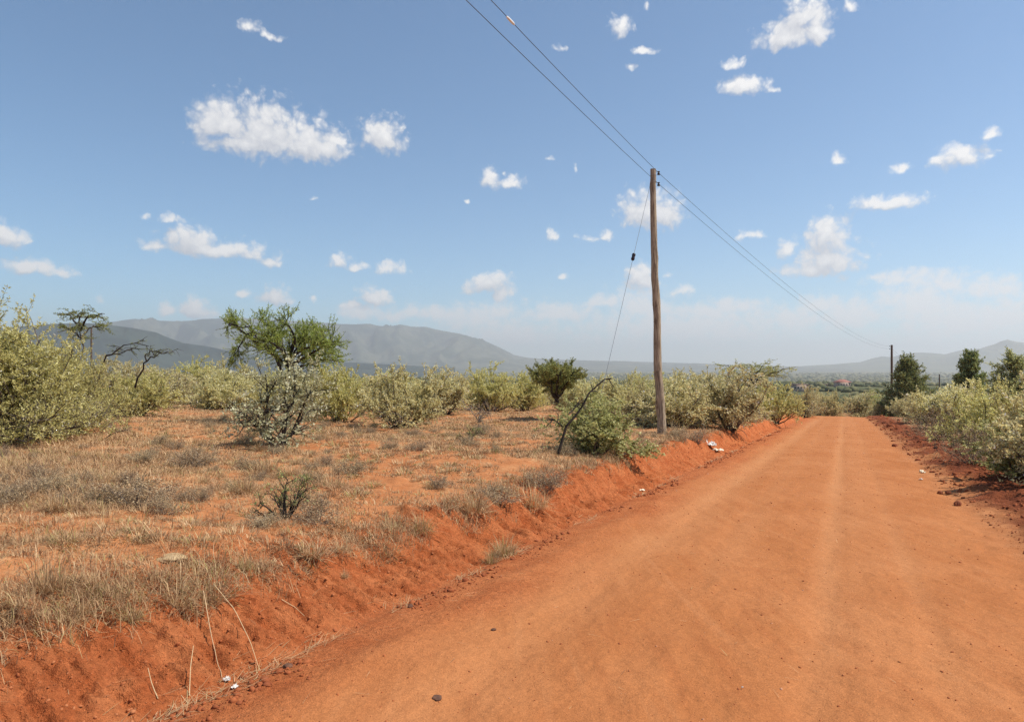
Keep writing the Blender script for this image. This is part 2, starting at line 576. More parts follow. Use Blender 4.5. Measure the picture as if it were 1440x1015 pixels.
M_SOIL = soil_mat()
M_BARK = plain_mat('grey brown bark', (0.060, 0.046, 0.036), (0.16, 0.125, 0.10), 14.0, 0.9)
M_DARKBARK = plain_mat('dark bark', (0.022, 0.018, 0.015), (0.065, 0.052, 0.042), 14.0, 0.9)
M_DEADTWIG = plain_mat('grey dead twigs', (0.14, 0.105, 0.085), (0.30, 0.245, 0.20), 20.0, 0.9)
M_OLIVE = leaf_mat('pale olive leaves', [(0.0, (0.350, 0.307, 0.133)), (0.5, (0.701, 0.599, 0.277)), (0.85, (0.850, 0.825, 0.478)), (1.0, (0.850, 0.825, 0.813))], 0.48, 0.14)
M_YELLOW = leaf_mat('yellow green leaves', [(0.0, (0.325, 0.301, 0.102)), (0.5, (0.675, 0.604, 0.220)), (0.85, (0.850, 0.807, 0.390)), (1.0, (0.850, 0.807, 0.666))], 0.48, 0.08)
M_PALE = leaf_mat('whitish leaves', [(0.0, (0.262, 0.248, 0.124)), (0.5, (0.524, 0.495, 0.277)), (1.0, (0.850, 0.830, 0.612))], 0.42, 0.08)
M_GREEN = leaf_mat('fresh green leaves', [(0.0, (0.155, 0.208, 0.041)), (0.5, (0.331, 0.400, 0.085)), (1.0, (0.603, 0.626, 0.187))], 0.48, 0.08)
M_SAGE = leaf_mat('sage green leaves', [(0.0, (0.231, 0.248, 0.083)), (0.5, (0.483, 0.485, 0.175)), (1.0, (0.850, 0.842, 0.418))], 0.48, 0.08)
M_THORN = leaf_mat('thorn tree leaves', [(0.0, (0.131, 0.147, 0.040)), (0.5, (0.283, 0.294, 0.082)), (1.0, (0.566, 0.546, 0.180))], 0.35, 0.05)
M_DARKGREEN = leaf_mat('dark green leaves', [(0.0, (0.121, 0.152, 0.049)), (0.5, (0.259, 0.293, 0.097)), (1.0, (0.547, 0.555, 0.202))], 0.25, 0.10)
M_GRASS = leaf_mat('dry straw grass', [(0.0, (0.216, 0.115, 0.061)), (0.35, (0.404, 0.246, 0.128)), (0.75, (0.606, 0.407, 0.211)), (0.92, (0.783, 0.574, 0.335)), (1.0, (0.366, 0.321, 0.112))], 0.25, 0.05, 0.8)
M_GREYTWIG = leaf_mat('grey brown twiggy growth', [(0.0, (0.196, 0.124, 0.070)), (0.5, (0.437, 0.308, 0.175)), (1.0, (0.667, 0.529, 0.320))], 0.2, 0.12, 0.85)
M_BUSHLAND = leaf_mat('far bushland', [(0.0, (0.045, 0.058, 0.022)), (0.6, (0.10, 0.105, 0.042)), (1.0, (0.17, 0.155, 0.07))], 0.0, 0.0, 0.9)


def clod_mat():
    m, t, b = mat_new('soil clods')
    c = ramp(t, attr(t, 'tint').outputs['Fac'], [(0.0, (0.19, 0.052, 0.022)), (0.55, (0.34, 0.10, 0.036)), (0.9, (0.45, 0.17, 0.07)), (1.0, (0.55, 0.42, 0.33))])
    t.links.new(c, b.inputs['Base Color'])
    b.inputs['Roughness'].default_value = 0.95
    return m


M_CLOD = clod_mat()

# ------------------------------------------------------------------ ground sheet, road and cut bank
th_in = np.arange(-45.0, 45.01, 0.17)
th_out = np.arange(47.0, 314.0, 2.5)
th = np.radians(np.concatenate([th_in, th_out]))
rr = np.concatenate([[0.05], np.geomspace(0.4, 2.2, 24)[:-1], np.geomspace(2.2, 70, 860)[:-1], np.geomspace(70, 500, 150)[:-1], np.geomspace(500, 25500, 120)])
TH, RR = np.meshgrid(th, rr)
GX, GY = RR * np.sin(TH), RR * np.cos(TH)
GZ = H(GX, GY)
na, nr = len(th), len(rr)
GV = np.stack([GX, GY, GZ], -1).reshape(-1, 3)
i = np.arange(nr - 1)[:, None] * na
j = np.arange(na)[None, :]
k = (j + 1) % na
GQ = np.stack([i + j, i + na + j, i + na + k, i + k], -1).reshape(-1, 4)[:, ::-1]
S_, T_ = st(GV[:, 0], GV[:, 1])
RD = np.hypot(GV[:, 0], GV[:, 1])
ew = edge_wob(S_)
roadm = sstep(T_, TL - 0.02, TL + 0.12) * (1 - sstep(T_ + 0.25 * fbm(GV[:, 0], GV[:, 1], 91, 3), TR - 0.25, TR + 0.35))
bankm = sstep(-T_, 3.05, 3.2) * (1 - sstep(-T_ + ew * 0.6, 3.95, 4.7))
shoulder = sstep(-T_ + 0.45 * fbm(S_ * 0.8, T_ * 2, 93, 3), 1.9, 3.0) * sstep(T_, TL - .2, TL) * 0.8
bankm = np.maximum(bankm, shoulder)
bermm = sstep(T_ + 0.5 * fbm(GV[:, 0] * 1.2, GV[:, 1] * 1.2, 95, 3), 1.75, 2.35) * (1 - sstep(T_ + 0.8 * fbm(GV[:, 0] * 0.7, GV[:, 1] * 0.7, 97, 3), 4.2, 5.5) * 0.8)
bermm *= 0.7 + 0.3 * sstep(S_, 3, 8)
litm = cover(GV[:, 0], GV[:, 1])
tww = T_ + 0.10 * fbm(S_ * 0.12, 1.5, 51, 2)
trk = 0
for t0, w, a in ((-1.95, 0.34, 0.75), (-0.13, 0.15, 0.85), (0.55, 0.13, 0.4), (-1.1, 0.2, 0.3), (0.15, 0.5, 0.35)):
    trk = np.maximum(trk, a * np.exp(-((tww - t0) / w) ** 2) * (0.65 + 0.5 * fbm(S_ * 0.35, T_ * 3, int(100 + t0 * 7), 3)))
trk = np.clip(trk, 0, 1) * (0.35 + 0.65 * sstep(S_, 2.5, 9)) * roadm
farm = sstep(RD + 30 * fbm(GV[:, 0] / 40, GV[:, 1] / 40, 99, 2), 95, 220)
fc = GV[GQ].mean(1)
fs, ft = st(fc[:, 0], fc[:, 1])
fr = np.hypot(fc[:, 0], fc[:, 1])
is_road = (ft > TL) & (ft < TR + 0.12 * fbm(fs * 0.9, fs * 0, 103, 3)) & (fs < 240) & (fs > -120)
is_bank = (ft <= TL) & (-ft + edge_wob(fs) * 0.6 < 4.2) & (fs < 85) & (fs > -60)


def sheet(name, sel):
    q = GQ[sel]
    used, inv = np.unique(q, return_inverse=True)
    me = make_mesh(name, GV[used], inv.reshape(-1, 4), np.zeros((0, 3), np.int64), None, True)
    ca = me.attributes.new('mask', 'FLOAT_COLOR', 'POINT')
    ca.data.foreach_set('color', np.stack([roadm, bankm, bermm, np.ones_like(roadm)], -1)[used].astype(np.float32).ravel())
    for nm, arr in (('litter', litm), ('track', trk), ('far', farm)):
        me.attributes.new(nm, 'FLOAT', 'POINT').data.foreach_set('value', arr[used].astype(np.float32))
    me.materials.append(M_SOIL)
    o = bpy.data.objects.new(name, me)
    COL.objects.link(o)
    return tag(o, kind='structure')


tag(sheet('road', is_road), 'rutted red dirt road running downhill between the bushes', 'road')
tag(sheet('roadside_bank', is_bank), 'crumbling red earth bank cut along the road', 'bank')
tag(sheet('ground', ~(is_road | is_bank)), 'red savanna ground with dry grass litter', 'ground')


# ------------------------------------------------------------------ mountains
def hills(name, prof, rc, rw_in, rw_out, c1, c2, seed, n_az=420, n_r=70, rough=0.16, label=None, base=-70.0):
    pa = np.array([skyc(px, 515)[0] for px, _ in prof])
    pe = np.array([(515 - py) / F * math.cos(skyc(px, 515)[0]) for px, py in prof])
    A = np.linspace(pa[0], pa[-1], n_az)
    r_ = np.concatenate([np.linspace(rc - rw_in, rc, n_r // 2)[:-1], np.linspace(rc, rc + rw_out, n_r // 2)])
    AA, RRr = np.meshgrid(A, r_)
    hp = np.interp(AA, pa, pe) * rc
    hp = hp + rc * 0.0006 * fbm(AA * 90, AA * 0, seed + 3, 3) * sstep(hp, 100, 300)
    d = np.where(RRr < rc, (rc - RRr) / rw_in, (RRr - rc) / rw_out)
    X, Y = RRr * np.sin(AA), RRr * np.cos(AA)
    f = 1 - sstep(d, 0.0, 1.0) ** 0.8
    # spurs and valleys running down the slope
    rid = 1 - np.abs(fbm(AA * 26 + 0.8 * fbm(X / 900, Y / 900, seed + 9, 2), d * 1.5, seed, 4)) * 1.7
    er = sstep(d, 0.0, 0.25) * (1 - sstep(d, 0.8, 1.0))
    Z = base + (hp - base) * f * (1 + rough * er * (rid - 0.6) * 2.0)
    Z = np.where(d < 1e-6, hp, np.minimum(Z, hp * (0.999 if rc else 1) + 1e3))
    nA, nR = len(A), len(r_)
    i = np.arange(nR - 1)[:, None] * nA
    j = np.arange(nA - 1)[None, :]
    q = np.stack([i + j, i + j + 1, i + nA + j + 1, i + nA + j], -1).reshape(-1, 4)
    me = make_mesh(name, np.stack([X, Y, Z], -1).reshape(-1, 3), q, np.zeros((0, 3), np.int64), None, True)
    m, t, b = mat_new(name + ' cover')
    pos = nd(t, 'ShaderNodeNewGeometry').outputs['Position']
    nA_ = noise(t, pos, 0.0022, 6, 0.65).outputs[0]
    nB_ = noise(t, pos, 0.012, 4, 0.65).outputs[0]
    c = mixc(t, maprange(t, nA_, 0.4, 0.62), c1, c2)
    c = mixc(t, maprange(t, nB_, 0.5, 0.7), c, tuple(x * 0.6 for x in c1))
    t.links.new(c, b.inputs['Base Color'])
    b.inputs['Roughness'].default_value = 1.0
    me.materials.append(m)
    o = bpy.data.objects.new(name, me)
    COL.objects.link(o)
    return tag(o, label, 'hills', kind='structure')


hills('mountains', [(-500, 500), (-300, 478), (-100, 470), (0, 466), (100, 462), (133, 459), (154, 454), (174, 450), (190, 448.5), (205, 450), (230, 451), (260, 451), (300, 448), (340, 447), (380, 449), (430, 452), (470, 455), (500, 456),
                    (521, 455.5), (534, 458), (546, 460), (555, 457.5), (562, 456), (577, 459), (598, 459.5), (613, 463), (640, 468), (659, 473), (682, 479), (702, 488), (723, 499), (743, 503), (769, 505), (818, 506.5), (900, 508.5), (1000, 511.5), (1100, 515), (1200, 517)],
      11500, 4200, 3500, (0.035, 0.05, 0.03), (0.115, 0.115, 0.075), 201, rough=0.24, label='long blue grey mountain range behind the bushes')
hills('foothills', [(-500, 505), (-200, 470), (0, 462), (60, 456), (110, 454), (133, 454.5), (180, 460), (218, 467), (240, 476), (256, 482), (292, 487), (340, 497), (420, 505), (520, 511), (640, 517)],
      5000, 1100, 1800, (0.018, 0.03, 0.028), (0.035, 0.05, 0.04), 231, n_az=260, n_r=40, label='dark wooded spur in front of the mountains')
hills('distant_hills', [(1060, 516), (1120, 515), (1172, 512), (1210, 509), (1226, 504), (1240, 501), (1254, 502), (1271, 498), (1287, 496), (1307, 496), (1329, 498), (1349, 493), (1379, 490), (1399, 484), (1410, 479), (1417, 477), (1431, 481), (1445, 482), (1500, 488), (1600, 490), (1800, 500), (2000, 512)],
      12500, 3500, 3000, (0.055, 0.07, 0.035), (0.11, 0.115, 0.055), 261, label='pale blue hills beyond the valley')

# ------------------------------------------------------------------ lumps: clods, stones, far bushland
_ico = None


def ico():
    global _ico
    if _ico is None:
        p = (1 + 5 ** 0.5) / 2
        v = unit(np.array([(-1, p, 0), (1, p, 0), (-1, -p, 0), (1, -p, 0), (0, -1, p), (0, 1, p), (0, -1, -p), (0, 1, -p), (p, 0, -1), (p, 0, 1), (-p, 0, -1), (-p, 0, 1)], float))
        f = np.array([(0, 11, 5), (0, 5, 1), (0, 1, 7), (0, 7, 10), (0, 10, 11), (1, 5, 9), (5, 11, 4), (11, 10, 2), (10, 7, 6), (7, 1, 8), (3, 9, 4), (3, 4, 2), (3, 2, 6), (3, 6, 8), (3, 8, 9), (4, 9, 5), (2, 4, 11), (6, 2, 10), (8, 6, 7), (9, 8, 1)])
        _ico = v, f
    return _ico


def ico_sub(v, f):
    mid, nv, nf = {}, list(v), []

    def m(a, b):
        key = (min(a, b), max(a, b))
        if key not in mid:
            mid[key] = len(nv)
            nv.append(unit(np.array((nv[a] + nv[b]) / 2)))
        return mid[key]
    for a, b, c in f:
        x, y, z = m(a, b), m(b, c), m(c, a)
        nf += [(a, x, z), (b, y, x), (c, z, y), (x, y, z)]
    return np.array(nv), np.array(nf)


def lumps(mb, pos, size, rng, tint, jit=0.3, sub=0, flat=0.75):
    v, f = ico()
    for _ in range(sub): v, f = ico_sub(v, f)
    n = len(pos)
    sc = np.asarray(size)[:, None] * (1 + rng.uniform(-0.35, 0.35, (n, 3))) * np.array([1, 1, flat])
    vv = v[None] * (1 + rng.uniform(-jit, jit, (n, len(v), 1))) * sc[:, None, :]
    a = rng.uniform(0, 6.283, n)
    c, s = np.cos(a)[:, None], np.sin(a)[:, None]
    x = vv[..., 0] * c - vv[..., 1] * s
    y = vv[..., 0] * s + vv[..., 1] * c
    vv = np.stack([x, y, vv[..., 2]], -1) + np.asarray(pos)[:, None, :]
    ff = f[None] + (np.arange(n) * len(v))[:, None, None]
    mb.add(vv.reshape(-1, 3), t=ff.reshape(-1, 3), a=np.repeat(tint, len(v)))


def scatter_st(rng, n, s0, s1, t_fn):
    s = s0 * (s1 / s0) ** rng.random(n)
    t = t_fn(n, s)
    x, y = xy(s, t)
    return x, y


rng = np.random.default_rng(11)
mb = MB()
x, y = scatter_st(rng, 6500, 3.0, 75, lambda n, s: 1.75 + np.abs(rng.normal(0, 1.0, n)) ** 1.0 * 1.1)
size = 0.0055 * (1 + 6 * rng.random(len(x)) ** 8) * (0.8 + 0.035 * np.hypot(x, y))
lumps(mb, np.stack([x, y, H(x, y) + size * 0.1], -1), size, rng, rng.uniform(0.05, 0.62, len(x)), 0.45)
x, y = scatter_st(rng, 6000, 1.6, 45, lambda n, s: TL - np.abs(rng.normal(0, 0.5, n)))
size = 0.0034 * (1 + 3 * rng.random(len(x)) ** 9) * (0.8 + 0.04 * np.hypot(x, y))
lumps(mb, np.stack([x, y, H(x, y) + size * 0.1], -1), size, rng, rng.uniform(0.42, 0.88, len(x)), 0.45)
x, y = scatter_st(rng, 2600, 1.8, 40, lambda n, s: TL + 0.10 + rng.normal(0, 0.10, n))
kk = fbm(st(x, y)[0] * 1.1, x * 0 + 4, 97, 3) > -0.1
x, y = x[kk], y[kk]
size = 0.0055 * (1 + 3.5 * rng.random(len(x)) ** 6) * (0.8 + 0.04 * np.hypot(x, y))
lumps(mb, np.stack([x, y, H(x, y) + size * 0.2], -1), size, rng, rng.uniform(0.15, 0.6, len(x)), 0.45)
tag(mb.build('dirt_clods', M_CLOD), 'crumbled dark red clods along both road edges', 'clods', kind='stuff')
mb = MB()
x, y = scatter_st(rng, 6000, 2.0, 50, lambda n, s: rng.uniform(TL, TR + 0.2, n))
size = 0.0028 * (1 + 3 * rng.random(len(x)) ** 8) * (0.8 + 0.04 * np.hypot(x, y))
lumps(mb, np.stack([x, y, H(x, y)], -1), size, rng, 0.25 + rng.random(len(x)) * 0.70, 0.35)
tag(mb.build('gravel', M_CLOD), 'small loose stones on the dirt road', 'gravel', kind='stuff')

mb = MB()
n = 15000
lam = 130 * (6500 / 130) ** rng.random(n)
pxx = rng.uniform(-60, 1500, n)
x, y = (pxx - 720) / F * lam, lam
s_, t_ = st(x, y)
keep = ~((np.abs(t_ + 0.7) < 4) & (s_ < 250)) & (fbm(x / 180, y / 180, 301, 3) > -0.35)
x, y, lam = x[keep], y[keep], lam[keep]
size = rng.uniform(1.1, 2.4, len(x)) * (1 + lam / 900)
lumps(mb, np.stack([x, y, H(x, y) + 0.35 * rng.uniform(1.0, 1.6, len(x)) * 1.4], -1), size, rng, rng.random(len(x)), 0.32, 1, 0.62)
tag(mb.build('far_bushland', M_BUSHLAND), 'dark green bushland covering the valley far off', 'bushland', kind='stuff')


# ------------------------------------------------------------------ plants
def leaves(mb, pos, d, length, width, tint, rng, fold=0.25):
    n = len(pos)
    d = unit(d)
    side = unit(np.cross(d, rng.normal(0, 1, (n, 3))))
    up = np.cross(side, d)
    L = np.asarray(length)[:, None]
    W = np.asarray(width)[:, None]
    m = pos + d * L * 0.5 + up * W * fold
    v = np.stack([pos, m + side * W * 0.5, pos + d * L, m - side * W * 0.5], 1)
    mb.add(v.reshape(-1, 3), np.arange(n * 4).reshape(n, 4), a=np.repeat(tint, 4))


def curve(start, d, length, n, rng, wander=0.15, up=0.0):
    p = [np.asarray(start, float)]
    d = unit(np.asarray(d, float))
    for _ in range(n):
        d = unit(d + rng.normal(0, wander, 3) + np.array([0, 0, up]))
        p.append(p[-1] + d * length / n)
    return np.array(p)


def along(pts, f):
    f = f * (len(pts) - 1)
    i = min(int(f), len(pts) - 2)
    return pts[i] + (pts[i + 1] - pts[i]) * (f - i), unit(pts[i + 1] - pts[i])


def shrub(seed, Hh, W, n_stem=10, n_br=6, n_tw=5, per=26, leaf=0.040, lw=0.42, tilt=(0.12, 1.28), low=0.15, r0=0.028, twig=0.34, sparse=1.0, up=0.015, bare=0.3, sprays=0.0):
    """many-stemmed shrub: returns (stems, foliage) builders; foot at the origin"""
    rng = np.random.default_rng(seed)
    S, L = MB(), MB()
    lp, ld = [], []
    for i in range(n_stem):
        az_ = 6.283 * (i + rng.uniform(0, 0.8)) / n_stem
        ti = rng.uniform(*tilt) if i else 0.15
        d = np.array([math.cos(az_) * math.sin(ti), math.sin(az_) * math.sin(ti), math.cos(ti)])
        reach = 1.0 / math.sqrt((math.sin(ti) / (W * 0.46)) ** 2 + (math.cos(ti) / (Hh * 0.86)) ** 2) * rng.uniform(0.72, 0.95)
        base = np.array([math.cos(az_), math.sin(az_), 0]) * rng.uniform(0.0, 0.07) * W + np.array([0, 0, -0.05])
        p = curve(base, d, reach, 7, rng, 0.13, up)
        S.tube(p, np.linspace(r0 * rng.uniform(.7, 1.2), r0 * 0.28, len(p)), 5, rng.random())
        for j in range(n_br):
            f = low + (1 - low) * (j + rng.random()) / n_br
            b, bd = along(p, min(f, 0.99))
            q = curve(b, bd * 0.75 + rng.normal(0, 0.62, 3) + np.array([0, 0, 0.12]), reach * rng.uniform(0.26, 0.44), 4, rng, 0.2, 0.0)
            S.tube(q, np.linspace(r0 * 0.36, r0 * 0.14, len(q)), 4, rng.random(), False)
            for k_ in range(n_tw):
                if rng.random() > sparse: continue
                c, cd = along(q, min(0.15 + 0.85 * (k_ + rng.random()) / n_tw, 0.99))
                w = curve(c, cd * 0.6 + rng.normal(0, 0.6, 3) + np.array([0, 0, 0.08 + sprays]), twig * rng.uniform(0.5, 1.25), 3, rng, 0.15, 0.04 + sprays * .2)
                if w[:, 2].min() < 0.03: continue
                S.tube(w, np.linspace(r0 * 0.13, r0 * 0.06, len(w)), 3, rng.random(), False)
                m = int(per * rng.uniform(0.6, 1.3) * (1.0 if c[2] > bare * Hh else 0.4))
                if m < 1: continue
                ff = rng.uniform(0.1, 1.05, m)
                seg = np.clip((ff * (len(w) - 1)).astype(int), 0, len(w) - 2)
                pp = w[seg] + (w[seg + 1] - w[seg]) * (ff * (len(w) - 1) - seg)[:, None] + rng.normal(0, 0.012, (m, 3))
                lp.append(pp)
                ld.append(unit(w[seg + 1] - w[seg]) * 0.6 + rng.normal(0, 0.65, (m, 3)) + np.array([0, 0, 0.15]))
    lp, ld = np.vstack(lp), np.vstack(ld)
    n = len(lp)
    ln = leaf * rng.uniform(0.6, 1.3, n)
    tint = np.clip(rng.normal(0.5, 0.22, n) + 0.12 * vnoise(lp[:, 0] * 2.2, lp[:, 1] * 2.2 + lp[:, 2] * 1.7, seed), 0, 1)
    leaves(L, lp, ld, ln, ln * lw, tint, rng)
    return S, L


class Kind:
    """meshes of one plant, placed as often as needed"""
    def __init__(self, name, parts, Hh, W):
        self.name, self.parts, self.H, self.W = name, parts, Hh, W


def kind(name, builders, Hh, W):
    return Kind(name, [(pn, b.mesh(name + ' ' + pn), m) for pn, b, m in builders], Hh, W)


def place(kd, p, h, w, rz, label, cat, group=None, name=None):
    o = empty(name or kd.name, tuple(p), label, cat, group, rz)
    o.scale = (w / kd.W, w / kd.W, h / kd.H)
    for pn, me, m in kd.parts:
        if not me.materials: me.materials.append(m)
        c = bpy.data.objects.new(pn, me)
        COL.objects.link(c)
        c.parent = o
    return o


def bush_kind(seed, Hh, W, mat, bark=M_BARK, name='shrub', **kw):
    S, L = shrub(seed, Hh, W, **kw)
    return kind(name, [('stems', S, bark), ('foliage', L, mat)], Hh, W)


KO = [bush_kind(41 + i, 1.9, 2.5 + 0.3 * (i % 3), (M_OLIVE, M_OLIVE, M_YELLOW, M_OLIVE, M_OLIVE, M_YELLOW)[i], n_stem=15 + i % 3, n_br=8, n_tw=6, per=34 + 3 * (i % 3), leaf=0.064, lw=0.46, low=0.2, twig=0.36) for i in range(6)]
KBIG = bush_kind(61, 3.2, 4.2, M_YELLOW, n_stem=30, n_br=12, n_tw=7, per=36, leaf=0.064, lw=0.40, low=0.12, r0=0.034, twig=0.46, sprays=0.12, tilt=(0.1, 1.2))
KPALE = bush_kind(71, 2.0, 2.2, M_PALE, n_stem=10, n_br=8, n_tw=6, per=22, leaf=0.055, lw=0.6, low=0.36, r0=0.034, tilt=(0.2, 1.0), bare=0.4, bark=M_DARKBARK)
KTHIN = bush_kind(81, 1.6, 2.4, M_OLIVE, n_stem=9, n_br=6, n_tw=5, per=14, leaf=0.045, low=0.2, r0=0.026)
KGREEN = bush_kind(91, 1.7, 2.0, M_SAGE, n_stem=14, n_br=7, n_tw=6, per=30, leaf=0.06, lw=0.55, low=0.08, r0=0.02, tilt=(0.1, 1.25), bare=0.0)
KDRY = bush_kind(95, 1.4, 2.3, M_GREYTWIG, n_stem=13, n_br=7, n_tw=6, per=12, leaf=0.035, lw=0.4, low=0.1, r0=0.016, tilt=(0.2, 1.3), bare=0.0)

rngp = random.Random(5)


def px_bush(kd, bx, by, topy, wpx, label, group=None, cat='shrub', name=None, rz=None):
    p = at(bx, by)
    lam_ = p[1]
    h = (515 - topy) / F * lam_ - p[2]
    return place(kd, p - np.array([0, 0, 0.03]), h * 1.06, wpx * 1.12 / F * lam_, rngp.uniform(0, 6.28) if rz is None else rz, label, cat, group, name)


G1 = 'olive shrubs of the field'
px_bush(KBIG, 98, 606, 472, 132, 'shorter yellow green shrub leaning against the right side of the tall edge shrub', G1)
px_bush(KBIG, 14, 620, 428, 250, 'tall yellow green shrub filling the left edge, tallest of the field', G1)
px_bush(KO[1], 12, 590, 470, 150, 'yellowish shrub close behind the tall left edge shrub', G1)
px_bush(KO[3], 150, 577, 497, 110, 'olive shrub under the arching dead boughs', G1)
px_bush(KO[0], 205, 566, 505, 95, 'rounded olive shrub right of the arching dead boughs', G1)
px_bush(KO[5], 275, 562, 503, 85, 'low olive shrub midway between the arching boughs and the green thorn tree', G1)
px_bush(KO[1], 330, 567, 505, 85, 'olive shrub left of the green thorn tree, beside its dark hanging bough', G1)
px_bush(KPALE, 392, 626, 484, 150, 'open whitish leaved shrub with dark bare stems, in front of the green thorn tree', G1)
px_bush(KO[2], 478, 594, 505, 100, 'yellowish shrub immediately right of the whitish shrub', G1)
px_bush(KO[4], 566, 602, 507, 128, 'broad olive shrub with several dark stems showing at its foot', G1)
px_bush(KO[0], 625, 583, 512, 90, 'grey green shrub right of the broad many stemmed shrub', G1)
px_bush(KO[5], 690, 578, 512, 100, 'yellow green shrub left of the whitish tipped shrub and the dark thorn tree', G1)
px_bush(KO[2], 738, 578, 517, 80, 'pale shrub just left of the dark flat crowned thorn tree', G1)
px_bush(KO[0], 796, 578, 533, 62, 'low grey olive shrub hiding the foot of the dark flat crowned thorn tree', G1)
px_bush(KO[3], 822, 580, 524, 75, 'brownish shrub just right of the dark flat crowned thorn tree', G1)
px_bush(KO[1], 880, 585, 524, 85, 'olive shrub behind the fresh green shrub, left of the near pole', G1)
px_bush(KGREEN, 840, 638, 548, 138, 'fresh sage green shrub growing around the leaning dead branch', G1)
px_bush(KO[4], 905, 600, 530, 80, 'dark olive shrub behind the foot of the near pole', G1)
px_bush(KO[3], 958, 600, 518, 85, 'olive shrub first to the right of the near pole', G1)
px_bush(KO[0], 1026, 604, 511, 125, 'big round olive shrub right of the near pole with one forked stem', G1)
px_bush(KO[2], 1090, 594, 532, 78, 'yellow green shrub next to the big round shrub along the road', G1)
px_bush(KO[1], 1130, 587, 541, 56, 'last rounded shrub on the bank before the road ends', G1)
G2 = 'shrubs closing off the far end of the road'
def end_bush(px, lam, topy, wpx, label, kd):
    x = (px - 720) / F * lam
    p = on(x, lam)
    place(kd, p, (515 - topy) / F * lam - p[2], wpx / F * lam, rngp.uniform(0, 6.28), label, 'shrub', G2)
end_bush(1170, 82, 545, 52, 'dark based shrub at the end of the road, below the red roofed house', KO[4])
end_bush(1208, 86, 547, 55, 'olive shrub standing at the middle of the road end', KO[0])
end_bush(1240, 82, 553, 44, 'small olive shrub at the road end beside the dark tree', KO[3])
end_bush(1150, 95, 546, 44, 'paler shrub behind the left corner of the road end', KO[5])
end_bush(1228, 100, 546, 50, 'green shrub behind the right corner of the road end', KGREEN)
G3 = 'shrubs along the right side of the road'
px_bush(KDRY, 1322, 618, 560, 90, 'dry brown shrub leaning out over the right verge', G3)
px_bush(KO[0], 1330, 606, 535, 105, 'olive shrub behind the dry brown shrub on the right verge', G3)
px_bush(KO[5], 1385, 632, 538, 130, 'wide pale olive shrub in the middle of the right hand thicket', G3)
px_bush(KDRY, 1372, 650, 585, 110, 'dry brown tangle at the foot of the wide right hand shrub', G3)
px_bush(KO[2], 1455, 640, 534, 140, 'yellowish shrub at the back of the right edge thicket', G3)
px_bush(KGREEN, 1438, 668, 582, 120, 'leafy green shrub at the right edge casting deep shade on the verge', G3)
px_bush(KO[3], 1295, 597, 553, 50, 'small olive shrub beside the foot of the dark roadside tree', G3)
px_bush(KO[4], 1520, 690, 520, 220, 'large shrub just beyond the right edge of the view', G3)

# the scrub farther back, one shrub after another
rs = np.random.default_rng(77)
cnt = 0
spots = []
while cnt < 150:
    lam_ = float(24 * (100 / 24) ** rs.random())
    px_ = float(rs.uniform(-80, 1120))
    x_ = (px_ - 720) / F * lam_
    s_, t_ = st(x_, lam_)
    if t_ > -5.5 or lam_ < 24 + 10 * (px_ > 230) * (px_ < 900) + (18 if 560 < px_ < 900 else 0): continue
    if any((x_ - a) ** 2 + (lam_ - b) ** 2 < (1.3 + lam_ * 0.012) ** 2 for a, b in spots): continue
    spots.append((x_, lam_))
    p = on(x_, lam_)
    h = float(np.clip((515 - rs.uniform(506, 519)) / F * lam_ - p[2], 1.3, 2.5)) * rs.uniform(0.82, 1.02)
    kd = KO[int(rs.integers(0, 6))] if rs.random() < 0.9 else KTHIN
    place(kd, p - np.array([0, 0, 0.05]), h, h * rs.uniform(1.4, 2.0), rs.uniform(0, 6.28), 'grey olive shrub in the dense scrub at the back of the field', 'shrub', 'dense scrub at the back of the field')
    cnt += 1
cnt = 0
while cnt < 55:
    lam_ = float(45 * (260 / 45) ** rs.random())
    px_ = float(rs.uniform(1120, 1560))
    x_ = (px_ - 720) / F * lam_
    s_, t_ = st(x_, lam_)
    if (lam_ < 92 and t_ < 5.0) or (lam_ >= 92 and abs(t_ + .7) < 3.5): continue
    p = on(x_, lam_)
    h = rs.uniform(1.6, 2.8) if lam_ < 100 else rs.uniform(2.0, 3.6)
    place(KO[int(rs.integers(0, 6))], p - np.array([0, 0, 0.05]), h, h * rs.uniform(1.2, 1.7), rs.uniform(0, 6.28), 'far shrub in the scrub beyond the road end and right verge', 'shrub', 'scrub beyond the road end')
    cnt += 1


